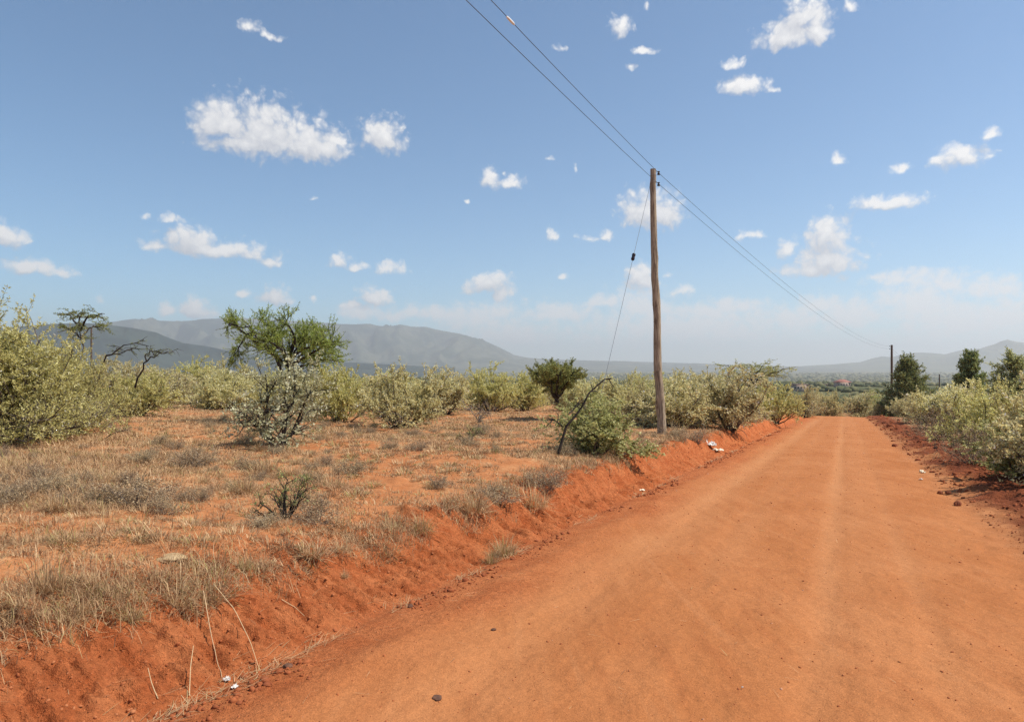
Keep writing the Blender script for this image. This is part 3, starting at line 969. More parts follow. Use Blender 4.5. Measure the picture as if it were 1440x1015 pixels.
# ------------------------------------------------------------------ trees
def tree(name, base, limbs, label, mat, bark, seed, n_br=6, n_tw=5, br=0.8, twig=0.45, per=26, leaf=0.05, lw=0.4, start=0.3, r0=0.07, flat=0.0, up=0.25, spread=0.6, group=None, cat='tree', droop=0.0, tw_r=0.006):
    """limbs: list of (polyline relative to base, base radius); twigs and leaves grow out of them"""
    rg = np.random.default_rng(seed)
    S, L = MB(), MB()
    lp, ld = [], []
    sq = np.array([1, 1, 1 - flat])
    for li, (pl, rb) in enumerate(limbs):
        pl = np.asarray(pl, float)
        u_ = np.linspace(0, 1, 10)
        pts = np.stack([np.interp(u_, np.linspace(0, 1, len(pl)), pl[:, c]) for c in range(3)], -1)
        pts[1:] += rg.normal(0, 0.02 if cat == 'tree' else 0.009, (9, 3)) * np.linalg.norm(pl[-1] - pl[0])
        S.tube(pts, np.linspace(rb, rb * 0.3, len(pts)), 7, rg.random())
        if rb < 0: continue
        ln = np.linalg.norm(pl[-1] - pl[0])
        st0 = start if li else max(start, 0.62)
        for j in range(n_br):
            f = st0 + (1 - st0) * (j + rg.random()) / n_br
            b, bd = along(pts, min(f, 0.995))
            q = curve(b, (bd * 0.7 + rg.normal(0, spread, 3) + np.array([0, 0, up])) * sq, br * rg.uniform(0.5, 1.2), 5, rg, 0.16, -droop)
            S.tube(q, np.linspace(max(rb * 0.28, tw_r * 1.6), tw_r, len(q)), 4, rg.random(), False)
            for k_ in range(n_tw):
                c, cd = along(q, min(0.2 + 0.8 * (k_ + rg.random()) / n_tw, 0.99))
                w = curve(c, (cd * 0.8 + rg.normal(0, 0.5, 3) + np.array([0, 0, up])) * sq, twig * rg.uniform(0.5, 1.3), 3, rg, 0.12, -droop)
                S.tube(w, np.linspace(tw_r, tw_r * 0.5, len(w)), 3, rg.random(), False)
                m = int(per * rg.uniform(0.5, 1.3))
                if m < 1: continue
                ff = rg.uniform(0.0, 0.95, m)
                sg = np.clip((ff * 3).astype(int), 0, 2)
                lp.append(w[sg] + (w[sg + 1] - w[sg]) * (ff * 3 - sg)[:, None] + rg.normal(0, leaf * 0.25, (m, 3)))
                ld.append(unit(w[sg + 1] - w[sg]) * 0.5 + rg.normal(0, 0.6, (m, 3)))
    o = empty(name, tuple(base), label, cat, group)
    S.build('trunk' if cat == 'tree' else 'branch', bark, o, True)
    if lp:
        lp, ld = np.vstack(lp), np.vstack(ld)
        n = len(lp)
        l_ = leaf * rg.uniform(0.6, 1.3, n)
        leaves(L, lp, ld, l_, l_ * lw, np.clip(rg.normal(0.5, 0.22, n), 0, 1), rg)
        L.build('crown', mat, o)
    return o


def limb_px(base, pts, depth):
    """limb given by photo positions at the tree's own distance; depth moves each point nearer or farther"""
    out = []
    for (px, py), dd in zip(pts, depth):
        l = base[1] + dd
        out.append(np.array([(px - 720) / F * l, l, (515 - py) / F * l]) - base)
    return out


b = at(405, 596)
tree('thorn_tree', b, [
    (limb_px(b, [(405, 597), (402, 560), (408, 520), (412, 492), (420, 468)], [0, 0, 0, 0, .1]), 0.085),
    (limb_px(b, [(404, 535), (380, 500), (365, 476), (352, 464), (325, 456)], [0, -.1, -.2, -.2, -.2]), 0.055),
    (limb_px(b, [(372, 486), (355, 476), (338, 462), (326, 457), (318, 454)], [0, .1, .2, .3, .4]), 0.04),
    (limb_px(b, [(365, 470), (345, 470), (338, 484), (334, 494), (326, 500)], [0, 0, 0, .1, .2]), 0.03),
    (limb_px(b, [(408, 515), (392, 484), (378, 460), (370, 452)], [0, .3, .4, .5]), 0.05),
    (limb_px(b, [(410, 505), (415, 476), (402, 452), (402, 449)], [0, -.4, -.6, -.7]), 0.045),
    (limb_px(b, [(410, 505), (430, 484), (445, 470), (448, 464)], [0, .3, .5, .6]), 0.045),
    (limb_px(b, [(408, 515), (440, 494), (465, 481), (470, 480)], [0, -.3, -.4, -.5]), 0.045),
    (limb_px(b, [(410, 510), (438, 500), (462, 495), (468, 492)], [0, .5, .7, .9]), 0.04),
    (limb_px(b, [(410, 505), (428, 492), (440, 484), (455, 476)], [0, -.8, -1.0, -1.2]), 0.04),
    (limb_px(b, [(406, 528), (432, 512), (455, 505), (474, 504)], [0, -.2, -.3, -.3]), 0.035),
    (limb_px(b, [(406, 526), (428, 514), (446, 508), (462, 500)], [0, .4, .7, 1.0]), 0.035),
    (limb_px(b, [(408, 515), (400, 496), (396, 480), (392, 468)], [0, .4, .7, .9]), 0.04),
    (limb_px(b, [(410, 515), (416, 496), (425, 480), (432, 470)], [0, -.2, -.4, -.5]), 0.04),
    (limb_px(b, [(408, 518), (390, 502), (372, 494), (356, 487)], [0, .1, .2, .2]), 0.035),
    (limb_px(b, [(410, 515), (422, 500), (438, 490), (446, 479)], [0, .2, .4, .5]), 0.04),
    (limb_px(b, [(408, 510), (395, 492), (380, 480), (378, 472)], [0, -.7, -.9, -1.0]), 0.04),
], 'green spiky thorn tree rising behind the whitish shrub', M_GREEN, M_DARKBARK, 7, n_br=10, n_tw=7, br=0.42, twig=0.42, per=34, leaf=0.05, lw=0.45, start=0.2, up=0.20, spread=0.62)
b = on((118 - 720) / F * 30, 30)
tree('thorn_tree', b, [
    (limb_px(b, [(124, 545), (120, 510), (114, 480), (112, 462)], [0, 0, 0, 0]), 0.05),
    (limb_px(b, [(113, 465), (105, 450), (98, 444), (90, 442)], [0, .3, .5, .6]), 0.05),
    (limb_px(b, [(113, 465), (120, 450), (130, 443), (146, 441)], [0, -.3, -.5, -.6]), 0.05),
    (limb_px(b, [(114, 475), (102, 466), (96, 462), (94, 461)], [0, -.5, -.7, -.9]), 0.04),
    (limb_px(b, [(114, 475), (125, 463), (132, 459), (143, 461)], [0, .5, .7, .9]), 0.04),
    (limb_px(b, [(112, 462), (112, 448), (110, 443), (108, 441)], [0, .2, -.4, -.9]), 0.04),
], 'dark sparse thorn tree with flat tiers, beside the tall left edge shrub', M_DARKGREEN, M_DARKBARK, 9, n_br=7, n_tw=6, br=0.5, twig=0.28, per=20, leaf=0.06, start=0.35, flat=0.8, up=0.02, spread=0.8)
b = on((140 - 720) / F * 21, 21)
tree('leaning_thorn_tree', b, [
    (limb_px(b, [(128, 580), (131, 545), (140, 515), (152, 497), (172, 488), (206, 484)], [0, 0, 0, 0, -.1, -.2]), 0.036),
    (limb_px(b, [(150, 500), (165, 497), (180, 492), (190, 490)], [0, .2, .3, .4]), 0.025),
    (limb_px(b, [(190, 545), (200, 515), (208, 505), (222, 498), (238, 496)], [.8, .6, .5, .4, .3]), 0.03),
    (limb_px(b, [(206, 508), (204, 500), (212, 494), (222, 493)], [.6, .6, .5, .4]), 0.025),
], 'half bare dark thorn tree with two long arching boughs over the olive shrubs', M_DARKGREEN, M_DARKBARK, 13, n_br=7, n_tw=4, br=0.3, twig=0.18, per=5, leaf=0.04, start=0.5, flat=0.5, up=-0.1, spread=0.7)
b = on((783 - 720) / F * 31, 31)
tree('flat_topped_thorn_tree', b, [
    (limb_px(b, [(783, 566), (783, 556), (783, 548)], [0, 0, 0]), 0.10),
    *[(limb_px(b, [(783, 562), (783 + dx * 0.35, 546), (783 + dx * 0.8, 528 + abs(dx) * .1), (783 + dx, 519 + abs(dx) * 0.12)], [0, dz * 0.4, dz * .8, dz]), 0.05) for dx, dz in ((-30, .2), (-20, -.9), (-10, .8), (5, -.7), (14, .8), (23, -.6), (33, .3), (-24, .8), (-13, -0.1), (19, .2), (-4, .3), (9, 1.2), (-15, 1.3), (1, -1.2))],
], 'dark flat crowned thorn tree standing among the pale shrubs', M_THORN, M_DARKBARK, 17, n_br=9, n_tw=7, br=0.42, twig=0.3, per=34, leaf=0.07, lw=0.45, start=0.3, flat=0.35, up=0.35, spread=0.7)
b = on((1062 - 720) / F * 34, 34)
tree('flat_topped_thorn_tree', b, [
    (limb_px(b, [(1050, 585), (1052, 555), (1056, 532)], [0, 0, 0]), 0.09),
    *[(limb_px(b, [(1053, 545), (1053 + dx * 0.45, 528), (1053 + dx, ty)], [0, dz * .5, dz]), 0.04) for dx, ty, dz in ((-30, 514, .3), (-14, 511, -.6), (4, 512, .7), (20, 514, -.4), (36, 517, .4), (50, 519, -.2), (28, 522, .9))],
], 'sparse thorn tree spreading flat above the big round shrub', M_SAGE, M_DARKBARK, 19, n_br=6, n_tw=5, br=0.6, twig=0.4, per=26, leaf=0.065, start=0.45, flat=0.75, up=0.05, spread=0.7)


def round_tree(px, lam_, topy, wpx, label, seed, mat=M_DARKGREEN, cone=0.35, n=30, per=44, leaf=0.15, low=0.12, bark=M_DARKBARK, br=1.1):
    b_ = on((px - 720) / F * lam_, lam_)
    Hh = (515 - topy) / F * lam_ - b_[2]
    W = wpx / F * lam_
    rg = np.random.default_rng(seed)
    limbs = [([(0, 0, -0.1), (0.05, 0, Hh * 0.5), (0, 0, Hh * 0.9)], 0.16)]
    for i in range(n):
        f = low + (0.92 - low) * (i + rg.random()) / n
        a = i * 2.4
        prof = math.sin(min(1, (f + 0.18) * 1.0) * math.pi) ** 0.55 * (1 - cone * f)
        rad = W * 0.5 * prof * rg.uniform(0.62, 0.95)
        z0 = Hh * max(0.08, f - 0.22)
        limbs.append(([(0, 0, z0), (math.cos(a) * rad * 0.5, math.sin(a) * rad * 0.5, Hh * (f - 0.06)), (math.cos(a) * rad, math.sin(a) * rad, Hh * f)], 0.05))
    return tree('tree', b_, limbs, label, mat, bark, seed, n_br=7, n_tw=7, br=W * 0.17, twig=W * 0.085, per=per, leaf=leaf, lw=0.6, start=0.3, up=0.05, spread=0.8, tw_r=0.012)


round_tree(1276, 80, 500, 80, 'dense dark green tree beside the far pole on the right verge', 23, n=46, per=17, low=0.04, cone=0.3)
round_tree(1364, 62, 489, 66, 'dark pointed tree rising behind the right hand thicket', 29, cone=0.55, leaf=0.13, n=42, per=17)
round_tree(1425, 56, 494, 92, 'round open olive tree at the right edge behind the thicket', 31, mat=M_SAGE, cone=0.15, leaf=0.11, per=13, n=40)

# leaning dead branch in the green shrub, bare treelets, dead twigs on the skyline
b = at(786, 640)
tree('dead_branch', b, [
    (limb_px(b, [(779, 650), (789, 620), (804, 591), (822, 562), (842, 538), (860, 530)], [0, 0, .1, .1, .2, .2]), 0.03),
    (limb_px(b, [(800, 582), (812, 570), (815, 565)], [0, .2, .3]), 0.014),
    (limb_px(b, [(792, 600), (782, 592), (776, 590)], [0, .1, .2]), 0.014),
], 'bare dark dead branch leaning across the sage green shrub', M_DARKGREEN, M_DARKBARK, 37, n_br=5, n_tw=3, br=0.2, twig=0.1, per=0, start=0.3, cat='branch', up=0.0)
b = at(674, 612)
tree('bare_treelet', b, [
    (limb_px(b, [(674, 614), (673, 600), (674, 588)], [0, 0, 0]), 0.022),
    (limb_px(b, [(674, 592), (664, 580), (658, 574)], [0, .1, .2]), 0.013),
    (limb_px(b, [(674, 590), (682, 580), (692, 576)], [0, -.1, -.2]), 0.013),
    (limb_px(b, [(674, 590), (675, 580), (678, 572)], [0, .1, -.1]), 0.013),
], 'small leafless grey treelet on the open field', M_GREYTWIG, M_DEADTWIG, 41, n_br=6, n_tw=5, br=0.22, twig=0.16, per=4, leaf=0.03, start=0.3, spread=0.7, cat='treelet', up=0.1)

# ------------------------------------------------------------------ dry grass, straw, dwarf shrubs
def blades(mb, base, azm, lean, length, width, tint, rng, droop=0.5):
    n = len(base)
    out = np.stack([np.cos(azm), np.sin(azm), np.zeros(n)], -1)
    upv = np.array([0, 0, 1.0])
    side = np.stack([-np.sin(azm + rng.normal(0, .6, n)), np.cos(azm), np.zeros(n)], -1)
    L = np.asarray(length)[:, None]
    sl_, cl = np.sin(lean)[:, None], np.cos(lean)[:, None]
    l2 = np.clip(lean + droop * rng.uniform(0.1, 1.0, n), 0, 1.75)
    p1 = base + (out * sl_ + upv * cl) * L * 0.55
    p2 = p1 + (out * np.sin(l2)[:, None] + upv * np.cos(l2)[:, None]) * L * 0.45
    w = side * np.asarray(width)[:, None] * 0.5
    v = np.stack([base - w, base + w, p1 + w * 0.8, p1 - w * 0.8, p2 + w * 0.15, p2 - w * 0.15], 1)
    i0 = np.arange(n)[:, None] * 6
    q = np.concatenate([i0 + np.array([0, 1, 2, 3]), i0 + np.array([3, 2, 4, 5])], 0)
    mb.add(v.reshape(-1, 3), q, a=np.repeat(tint, 6))


rg = np.random.default_rng(123)
mb = MB()
N = 150000
lam = 2.6 * (60 / 2.6) ** rg.random(N)
th_ = rg.uniform(-0.86, 0.86, N)
x, y = lam * np.tan(th_) , lam
c = cover(x, y)
tall = np.clip(fbm(x * 0.35, y * 0.35, 131, 2) + 0.9 * sstep(-x / y, 0.42, 0.66) * (1 - sstep(y, 12, 18)), 0, 1)
keep = rg.random(N) < np.clip((c - 0.30) * 1.5, 0, 1)
x, y, tall, lam = x[keep], y[keep], tall[keep], lam[keep]
nb = 12
nT = len(x)
tl = np.repeat((0.035 + 0.05 * rg.random(nT) + 0.07 * tall * rg.random(nT)) * (1 + 0.010 * lam), nb)
tx, ty = np.repeat(x, nb), np.repeat(y, nb)
spread = np.repeat(0.035 + 0.05 * rg.random(nT) + 0.0025 * lam, nb)
n = nT * nb
bx, by = tx + rg.normal(0, 1, n) * spread, ty + rg.normal(0, 1, n) * spread
bz = H(bx, by) - 0.008
ttint = np.repeat(np.clip(rg.normal(0.50, 0.16, nT), 0, 0.85), nb)
tint = np.clip(ttint + rg.normal(0, 0.14, n), 0, 0.97)
gr = np.repeat(rg.random(nT) < 0.07, nb)
tint = np.where(gr & (rg.random(n) < 0.6), 1.0, tint)
blades(mb, np.stack([bx, by, bz], -1), rg.uniform(0, 6.28, n), np.abs(rg.normal(0.85, 0.4, n)), tl * rg.uniform(0.5, 1.5, n), np.maximum(0.0034, 0.00062 * np.hypot(bx, by)) * rg.uniform(0.6, 1.4, n), tint, rg, 0.9)
# low trampled clumps, scattered nearly everywhere
N = 14000
lam = 3.5 * (45 / 3.5) ** rg.random(N)
x, y = lam * np.tan(rg.uniform(-0.86, 0.86, N)), lam
s_, t_ = st(x, y)
keep = (-t_ + edge_wob(s_) * 0.6 > 3.9) & (fbm(x * 1.3, y * 1.3, 161, 3) + 0.25 * rg.random(N) > -0.12)
x, y, lam = x[keep], y[keep], lam[keep]
nT = len(x)
nb = 26
sz = np.repeat((0.4 + rg.random(nT) ** 2) * (1 + 0.02 * lam), nb)
n = nT * nb
ax = np.repeat(rg.uniform(0, 3.14, nT), nb)
ex, ey = rg.normal(0, 0.075, n) * sz, rg.normal(0, 0.04, n) * sz
bx, by = np.repeat(x, nb) + ex * np.cos(ax) - ey * np.sin(ax), np.repeat(y, nb) + ex * np.sin(ax) + ey * np.cos(ax)
tint = np.clip(np.repeat(rg.normal(0.45, 0.22, nT), nb) + rg.normal(0, 0.2, n), 0, 0.97)
tint = np.where(np.repeat(rg.random(nT) < 0.12, nb) & (rg.random(n) < 0.5), 1.0, tint)
blades(mb, np.stack([bx, by, H(bx, by) - 0.006], -1), rg.uniform(0, 6.28, n), np.abs(rg.normal(0.75, 0.4, n)), rg.uniform(0.03, 0.085, n) * sz, np.maximum(0.0045, 0.00075 * by) * rg.uniform(0.6, 1.4, n), tint, rg, 1.0)
# dense low mats of dry growth, each throwing its own small shadow
N = 2600
lam = 4.0 * (40 / 4.0) ** rg.random(N)
x, y = lam * np.tan(rg.uniform(-0.86, 0.86, N)), lam
s_, t_ = st(x, y)
keep = (-t_ + edge_wob(s_) * 0.6 > 3.85) & (fbm(x * 0.8, y * 0.8, 171, 3) + 0.3 * rg.random(N) > 0.0)
x, y, lam = x[keep], y[keep], lam[keep]
nT = len(x)
nb = 110
sz = np.repeat((0.55 + 0.75 * rg.random(nT) ** 1.5) * (1 + 0.012 * lam), nb)
n = nT * nb
ax = np.repeat(rg.uniform(0, 3.14, nT), nb)
ra, an = np.sqrt(rg.random(n)), rg.uniform(0, 6.283, n)
asp = np.repeat(rg.uniform(0.45, 1.0, nT), nb)
ex, ey = ra * np.cos(an) * 0.17 * sz, ra * np.sin(an) * 0.17 * sz * asp
bx, by = np.repeat(x, nb) + ex * np.cos(ax) - ey * np.sin(ax), np.repeat(y, nb) + ex * np.sin(ax) + ey * np.cos(ax)
tint = np.clip(np.repeat(rg.normal(0.58, 0.16, nT), nb) + rg.normal(0, 0.18, n), 0, 0.97)
tint = np.where(np.repeat(rg.random(nT) < 0.2, nb) & (rg.random(n) < 0.45), 1.0, tint)
blades(mb, np.stack([bx, by, H(bx, by) - 0.006], -1), an + ax, np.abs(rg.normal(0.35, 0.3, n)) + ra * 0.5, rg.uniform(0.05, 0.12, n) * sz * (1.15 - 0.5 * ra), np.maximum(0.0048, 0.00075 * by) * rg.uniform(0.6, 1.5, n), tint, rg, 1.1)
# flattened dead stalks lying about
N = 60000
lam = 2.6 * (45 / 2.6) ** rg.random(N)
x, y = lam * np.tan(rg.uniform(-0.86, 0.86, N)), lam
keep = rg.random(N) < np.clip(cover(x, y) * 1.2 - 0.15, 0, 1)
x, y = x[keep], y[keep]
n = len(x)
blades(mb, np.stack([x, y, H(x, y) + 0.006], -1), rg.uniform(0, 6.28, n), rg.uniform(1.3, 1.56, n), rg.uniform(0.05, 0.16, n) * (1 + 0.02 * y), np.maximum(0.0030, 0.0005 * y) * rg.uniform(0.6, 1.3, n), np.clip(rg.normal(0.66, 0.18, n), 0, 0.97), rg, 0.1)
# grass hanging over the lip of the bank and tufts on it
ns = 900
s = 1.8 * (70 / 1.8) ** rg.random(ns)
t = -(4.05 - edge_wob(s) * 0.6) + rg.normal(0, 0.16, ns)
keep = fbm(s * 0.9, s * 0 + 5, 141, 2) > -0.15
s, t = s[keep], t[keep]
x, y = xy(s, t)
nb = 34
n = len(x) * nb
bx, by = np.repeat(x, nb) + rg.normal(0, 0.06, n), np.repeat(y, nb) + rg.normal(0, 0.06, n)
tint = np.clip(np.repeat(rg.normal(0.55, 0.15, len(x)), nb) + rg.normal(0, 0.15, n), 0, 0.97)
tint = np.where(rg.random(n) < 0.06, 1.0, tint)
blades(mb, np.stack([bx, by, H(bx, by) - 0.008], -1), rg.uniform(0, 6.28, n), np.abs(rg.normal(0.6, 0.4, n)), np.repeat(rg.uniform(0.06, 0.2, len(x)), nb) * rg.uniform(0.5, 1.3, n), np.maximum(0.0034, 0.0006 * by) * rg.uniform(0.6, 1.3, n), tint, rg, 1.0)
tag(mb.build('dry_grass', M_GRASS), 'short straw coloured grass scattered over the red field', 'grass', kind='stuff')

mb = MB()
n = 1700
s = 1.5 * (40 / 1.5) ** rg.random(n)
t = TL - 0.03 + rg.normal(0, 0.07, n)
keep = fbm(s * 1.9, s * 0 + 2, 151, 3) > 0.12
s, t = s[keep], t[keep]
x, y = xy(s, t)
n = len(x)
blades(mb, np.stack([x, y, H(x, y) + 0.006], -1), rg.normal(math.pi / 2 - PHI, 0.7, n), rg.uniform(1.25, 1.56, n), rg.uniform(0.03, 0.16, n), np.maximum(0.003, 0.0006 * y), np.clip(rg.normal(0.62, 0.2, n), 0, 0.97), rg, 0.1)
n = 420
s = 2.0 * (45 / 2.0) ** rg.random(n)
t = np.where(rg.random(n) < 0.5, rg.uniform(TL - 1.0, TL + 0.6, n), rg.uniform(-2.6, 2.6, n))
x, y = xy(s, t)
blades(mb, np.stack([x, y, H(x, y) + 0.008], -1), rg.uniform(0, 6.28, n), rg.uniform(1.42, 1.57, n), rg.uniform(0.03, 0.15, n), np.maximum(0.0026, 0.0005 * y), np.clip(rg.normal(0.6, 0.3, n), 0, 0.97), rg, 0.05)
tag(mb.build('straw', M_GRASS), 'loose dead straw washed along the foot of the bank', 'straw', kind='stuff')


def tussock(seed, n, Hh, W, green=0.05, mean=0.55):
    r_ = np.random.default_rng(seed)
    m = MB()
    a = r_.uniform(0, 6.28, n)
    rad = W * 0.34 * np.sqrt(r_.random(n)) * (0.7 + 0.5 * np.sin(a * 2 + seed) * np.sin(a * 3))
    base = np.stack([np.cos(a) * rad, np.sin(a) * rad, np.full(n, -0.01)], -1)
    ln = Hh * (0.35 + 0.95 * r_.random(n) ** 1.4)
    tint = np.clip(r_.normal(mean, 0.2, n), 0, 0.97)
    tint = np.where(r_.random(n) < green, 1.0, tint)
    blades(m, base, a + r_.normal(0, 0.7, n), np.abs(r_.normal(0.75, 0.5, n)), ln, 0.0055 * r_.uniform(0.6, 1.5, n), tint, r_, 1.2)
    return kind('grass_tussock', [('blades', m, M_GRASS)], Hh, W)


def place_one(kd, p, h, w, rz, label, cat, group=None):
    pn, me, m = kd.parts[0]
    if not me.materials: me.materials.append(m)
    o = bpy.data.objects.new(kd.name, me)
    COL.objects.link(o)
    o.location = tuple(p)
    o.rotation_euler.z = rz
    o.scale = (w / kd.W, w / kd.W, h / kd.H)
    return tag(o, label, cat, group)


KT = [tussock(301 + i, 300, 0.3, 0.5, (0.05, 0.25, 0.05)[i], (0.55, 0.55, 0.66)[i]) for i in range(3)]
KD = [bush_kind(311 + i, 0.5, 0.75, M_GREYTWIG, M_DEADTWIG, name='dwarf_shrub', n_stem=16, n_br=7, n_tw=5, per=9, leaf=0.022, lw=0.4, tilt=(0.1, 1.25), low=0.12, r0=0.006, twig=0.12, bare=0.0) for i in range(3)]
KDG = bush_kind(321, 0.5, 0.6, M_DARKGREEN, M_DARKBARK, name='dwarf_shrub', n_stem=9, n_br=6, n_tw=4, per=7, leaf=0.024, lw=0.5, tilt=(0.1, 1.0), low=0.35, r0=0.013, twig=0.1, bare=0.45)


def px_small(kd, bx, by, hpx, wpx, label, cat, group):
    p = at(bx, by)
    f = place if len(kd.parts) > 1 else place_one
    return f(kd, p, hpx / F * p[1], wpx / F * p[1], rngp.uniform(0, 6.28), label, cat, group)


GD, GT = 'dwarf shrubs on the open field', 'grass tussocks on the field and bank'
px_small(KD[0], 190, 712, 62, 130, 'wide grey dwarf shrub on the near left field', 'dwarf shrub', GD)
px_small(KD[1], 232, 722, 40, 60, 'darker dwarf shrub joined to the wide grey one', 'dwarf shrub', GD)
px_small(KD[2], 22, 705, 40, 85, 'dark low dwarf shrub at the left edge of the view', 'dwarf shrub', GD)
px_small(KDG, 400, 728, 80, 92, 'upright dwarf shrub with dark stems and green top', 'dwarf shrub', GD)
px_small(KD[1], 446, 734, 50, 90, 'straw grey dwarf shrub right against the green topped one', 'dwarf shrub', GD)
px_small(KD[2], 370, 740, 24, 80, 'flat dry dwarf shrub at the foot of the green topped one', 'dwarf shrub', GD)
px_small(KD[0], 492, 666, 32, 60, 'grey dwarf shrub behind the green topped one beside the footpath', 'dwarf shrub', GD)
px_small(KD[1], 348, 660, 26, 55, 'small grey dwarf shrub in front of the whitish shrub', 'dwarf shrub', GD)
px_small(KD[2], 270, 655, 34, 80, 'pale dwarf shrub left of the whitish shrub', 'dwarf shrub', GD)
px_small(KD[0], 770, 688, 42, 75, 'purplish grey dwarf shrub at the bank edge below the sage green shrub', 'dwarf shrub', GD)
px_small(KD[1], 700, 705, 28, 90, 'dry dwarf shrub on the bank edge left of the purplish one', 'dwarf shrub', GD)
px_small(KD[2], 675, 612, 24, 44, 'dry dwarf shrub around the leafless treelet', 'dwarf shrub', GD)
px_small(KDG, 660, 620, 26, 40, 'little green dwarf shrub beside the leafless treelet', 'dwarf shrub', GD)
px_small(KD[0], 590, 634, 22, 44, 'rounded grey dwarf shrub on bare red soil in mid field', 'dwarf shrub', GD)
px_small(KD[1], 980, 622, 24, 50, 'grey dwarf shrub on the bank right of the near pole', 'dwarf shrub', GD)
px_small(KD[2], 950, 618, 26, 50, 'dry dwarf shrub at the foot of the near pole', 'dwarf shrub', GD)
px_small(KT[0], 66, 832, 72, 74, 'thick dry tussock with a dark shadow near the left edge', 'grass tussock', GT)
px_small(KT[2], 250, 852, 44, 70, 'dry tussock on the bank lip beside the pale stone', 'grass tussock', GT)
px_small(KT[0], 292, 850, 56, 84, 'bushy dry tussock on the bank lip with long stalks hanging down', 'grass tussock', GT)
px_small(KT[1], 185, 872, 28, 50, 'small tussock at the nearest corner of the bank lip', 'grass tussock', GT)
px_small(KT[2], 104, 866, 26, 46, 'grey low tussock on the near bank top', 'grass tussock', GT)
px_small(KT[1], 592, 748, 30, 50, 'greenish tussock overhanging a dark hollow in the bank', 'grass tussock', GT)
px_small(KT[1], 708, 780, 34, 50, 'greenish tussock low on the bank face', 'grass tussock', GT)
px_small(KT[1], 690, 792, 30, 30, 'narrow tussock beside the greenish one low on the bank', 'grass tussock', GT)
px_small(KT[2], 440, 782, 32, 70, 'pale tussock on the bank lip in the middle of the bank', 'grass tussock', GT)
px_small(KT[2], 480, 775, 26, 46, 'second pale tussock just right along the same lip', 'grass tussock', GT)
px_small(KT[2], 484, 812, 14, 18, 'tiny isolated tussock on the bare bank slope', 'grass tussock', GT)
px_small(KT[0], 665, 720, 36, 66, 'dry tussock on the lip left of the overhanging bank edge', 'grass tussock', GT)
px_small(KT[2], 750, 712, 34, 60, 'pale dry tussock over the steepest part of the bank', 'grass tussock', GT)
px_small(KT[1], 345, 800, 22, 30, 'tussock at the top of the bank between the stone and the green topped shrub', 'grass tussock', GT)
rs = np.random.default_rng(401)
cnt = 0
while cnt < 260:
    lam_ = float(6 * (42 / 6) ** rs.random())
    px_ = float(rs.uniform(-40, 960))
    x_ = (px_ - 720) / F * lam_
    s_, t_ = st(x_, lam_)
    if t_ > -4.3 or cover(x_, lam_) < 0.25: continue
    p = on(x_, lam_)
    h = rs.uniform(0.08, 0.26)
    if rs.random() < 0.62:
        place(KD[int(rs.integers(0, 3))], p, h * 1.2, h * rs.uniform(1.6, 2.8), rs.uniform(0, 6.28), 'small dry grey dwarf shrub among the grass of the field', 'dwarf shrub', 'scattered dwarf shrubs')
    else:
        place_one(KT[int(rs.integers(0, 3))], p, h, h * rs.uniform(1.4, 2.2), rs.uniform(0, 6.28), 'small dry grass tussock on the red field', 'grass tussock', 'scattered grass tussocks')
    cnt += 1


def stalk(pts_px, label):
    pts = [at(*q) + np.array([0, 0, h]) for q, h in pts_px]
    pts = np.array(pts)
    u_ = np.linspace(0, 1, 14)
    pp = np.stack([np.interp(u_, np.linspace(0, 1, len(pts)), pts[:, c]) for c in range(3)], -1)
    pp[:, 2] = np.maximum(pp[:, 2], H(pp[:, 0], pp[:, 1]) + 0.008)
    m = MB()
    m.tube(pp, np.linspace(0.0030, 0.0018, 14), 5, 0.86)
    tag(m.build('grass_stalk', M_GRASS), label, 'grass stalk', 'long dead grass stalks on the bank')


stalk([((286, 852), .10), ((296, 900), .05), ((305, 935), .02), ((312, 955), .0)], 'left of the two long pale stalks hanging down the near bank')
stalk([((300, 842), .10), ((330, 872), .07), ((352, 912), .04), ((366, 945), .0)], 'right of the two long pale stalks hanging down the near bank')
stalk([((396, 845), .01), ((415, 858), .012), ((428, 868), .01)], 'short pale stalk lying on the bare bank slope')
stalk([((266, 980), .0), ((268, 950), .05), ((272, 930), .09)], 'short stalk standing at the foot of the near bank')
stalk([((222, 985), .0), ((213, 970), .04), ((208, 958), .07)], 'curved stalk at the nearest foot of the bank')


# ------------------------------------------------------------------ poles and wires
M_POLE = plain_mat('weathered pole wood', (0.17, 0.125, 0.085), (0.50, 0.41, 0.29), 5.0, 0.85, stretch=(9, 9, 0.5), bump=1.0)
_t = M_POLE.node_tree
_b = _t.nodes['Principled BSDF']
_base = _b.inputs['Base Color'].links[0].from_socket
_oc = nd(_t, 'ShaderNodeTexCoord').outputs['Object']
_k1 = maprange(_t, noise(_t, vmt(_t, 'MULTIPLY', _oc, (5, 5, 2.2)).outputs[0], 1.6, 4, 0.65).outputs[0], 0.52, 0.68)
_k2 = maprange(_t, noise(_t, vmt(_t, 'MULTIPLY', _oc, (30, 30, 0.9)).outputs[0], 1.0, 3, 0.6).outputs[0], 0.58, 0.66)
_c = mixc(_t, mth(_t, 'MULTIPLY', _k1, 0.65), _base, (0.12, 0.085, 0.06))
_c = mixc(_t, mth(_t, 'MULTIPLY', _k2, 0.75), _c, (0.06, 0.042, 0.03))
_t.links.new(_c, _b.inputs['Base Color'])
M_FARPOLE = plain_mat('brown pole wood', (0.085, 0.060, 0.046), (0.16, 0.115, 0.085), 5.0, 0.85, stretch=(7, 7, 0.6))
M_PORC = plain_mat('dark brown porcelain', (0.018, 0.012, 0.016), (0.03, 0.02, 0.024), 8.0, 0.25)
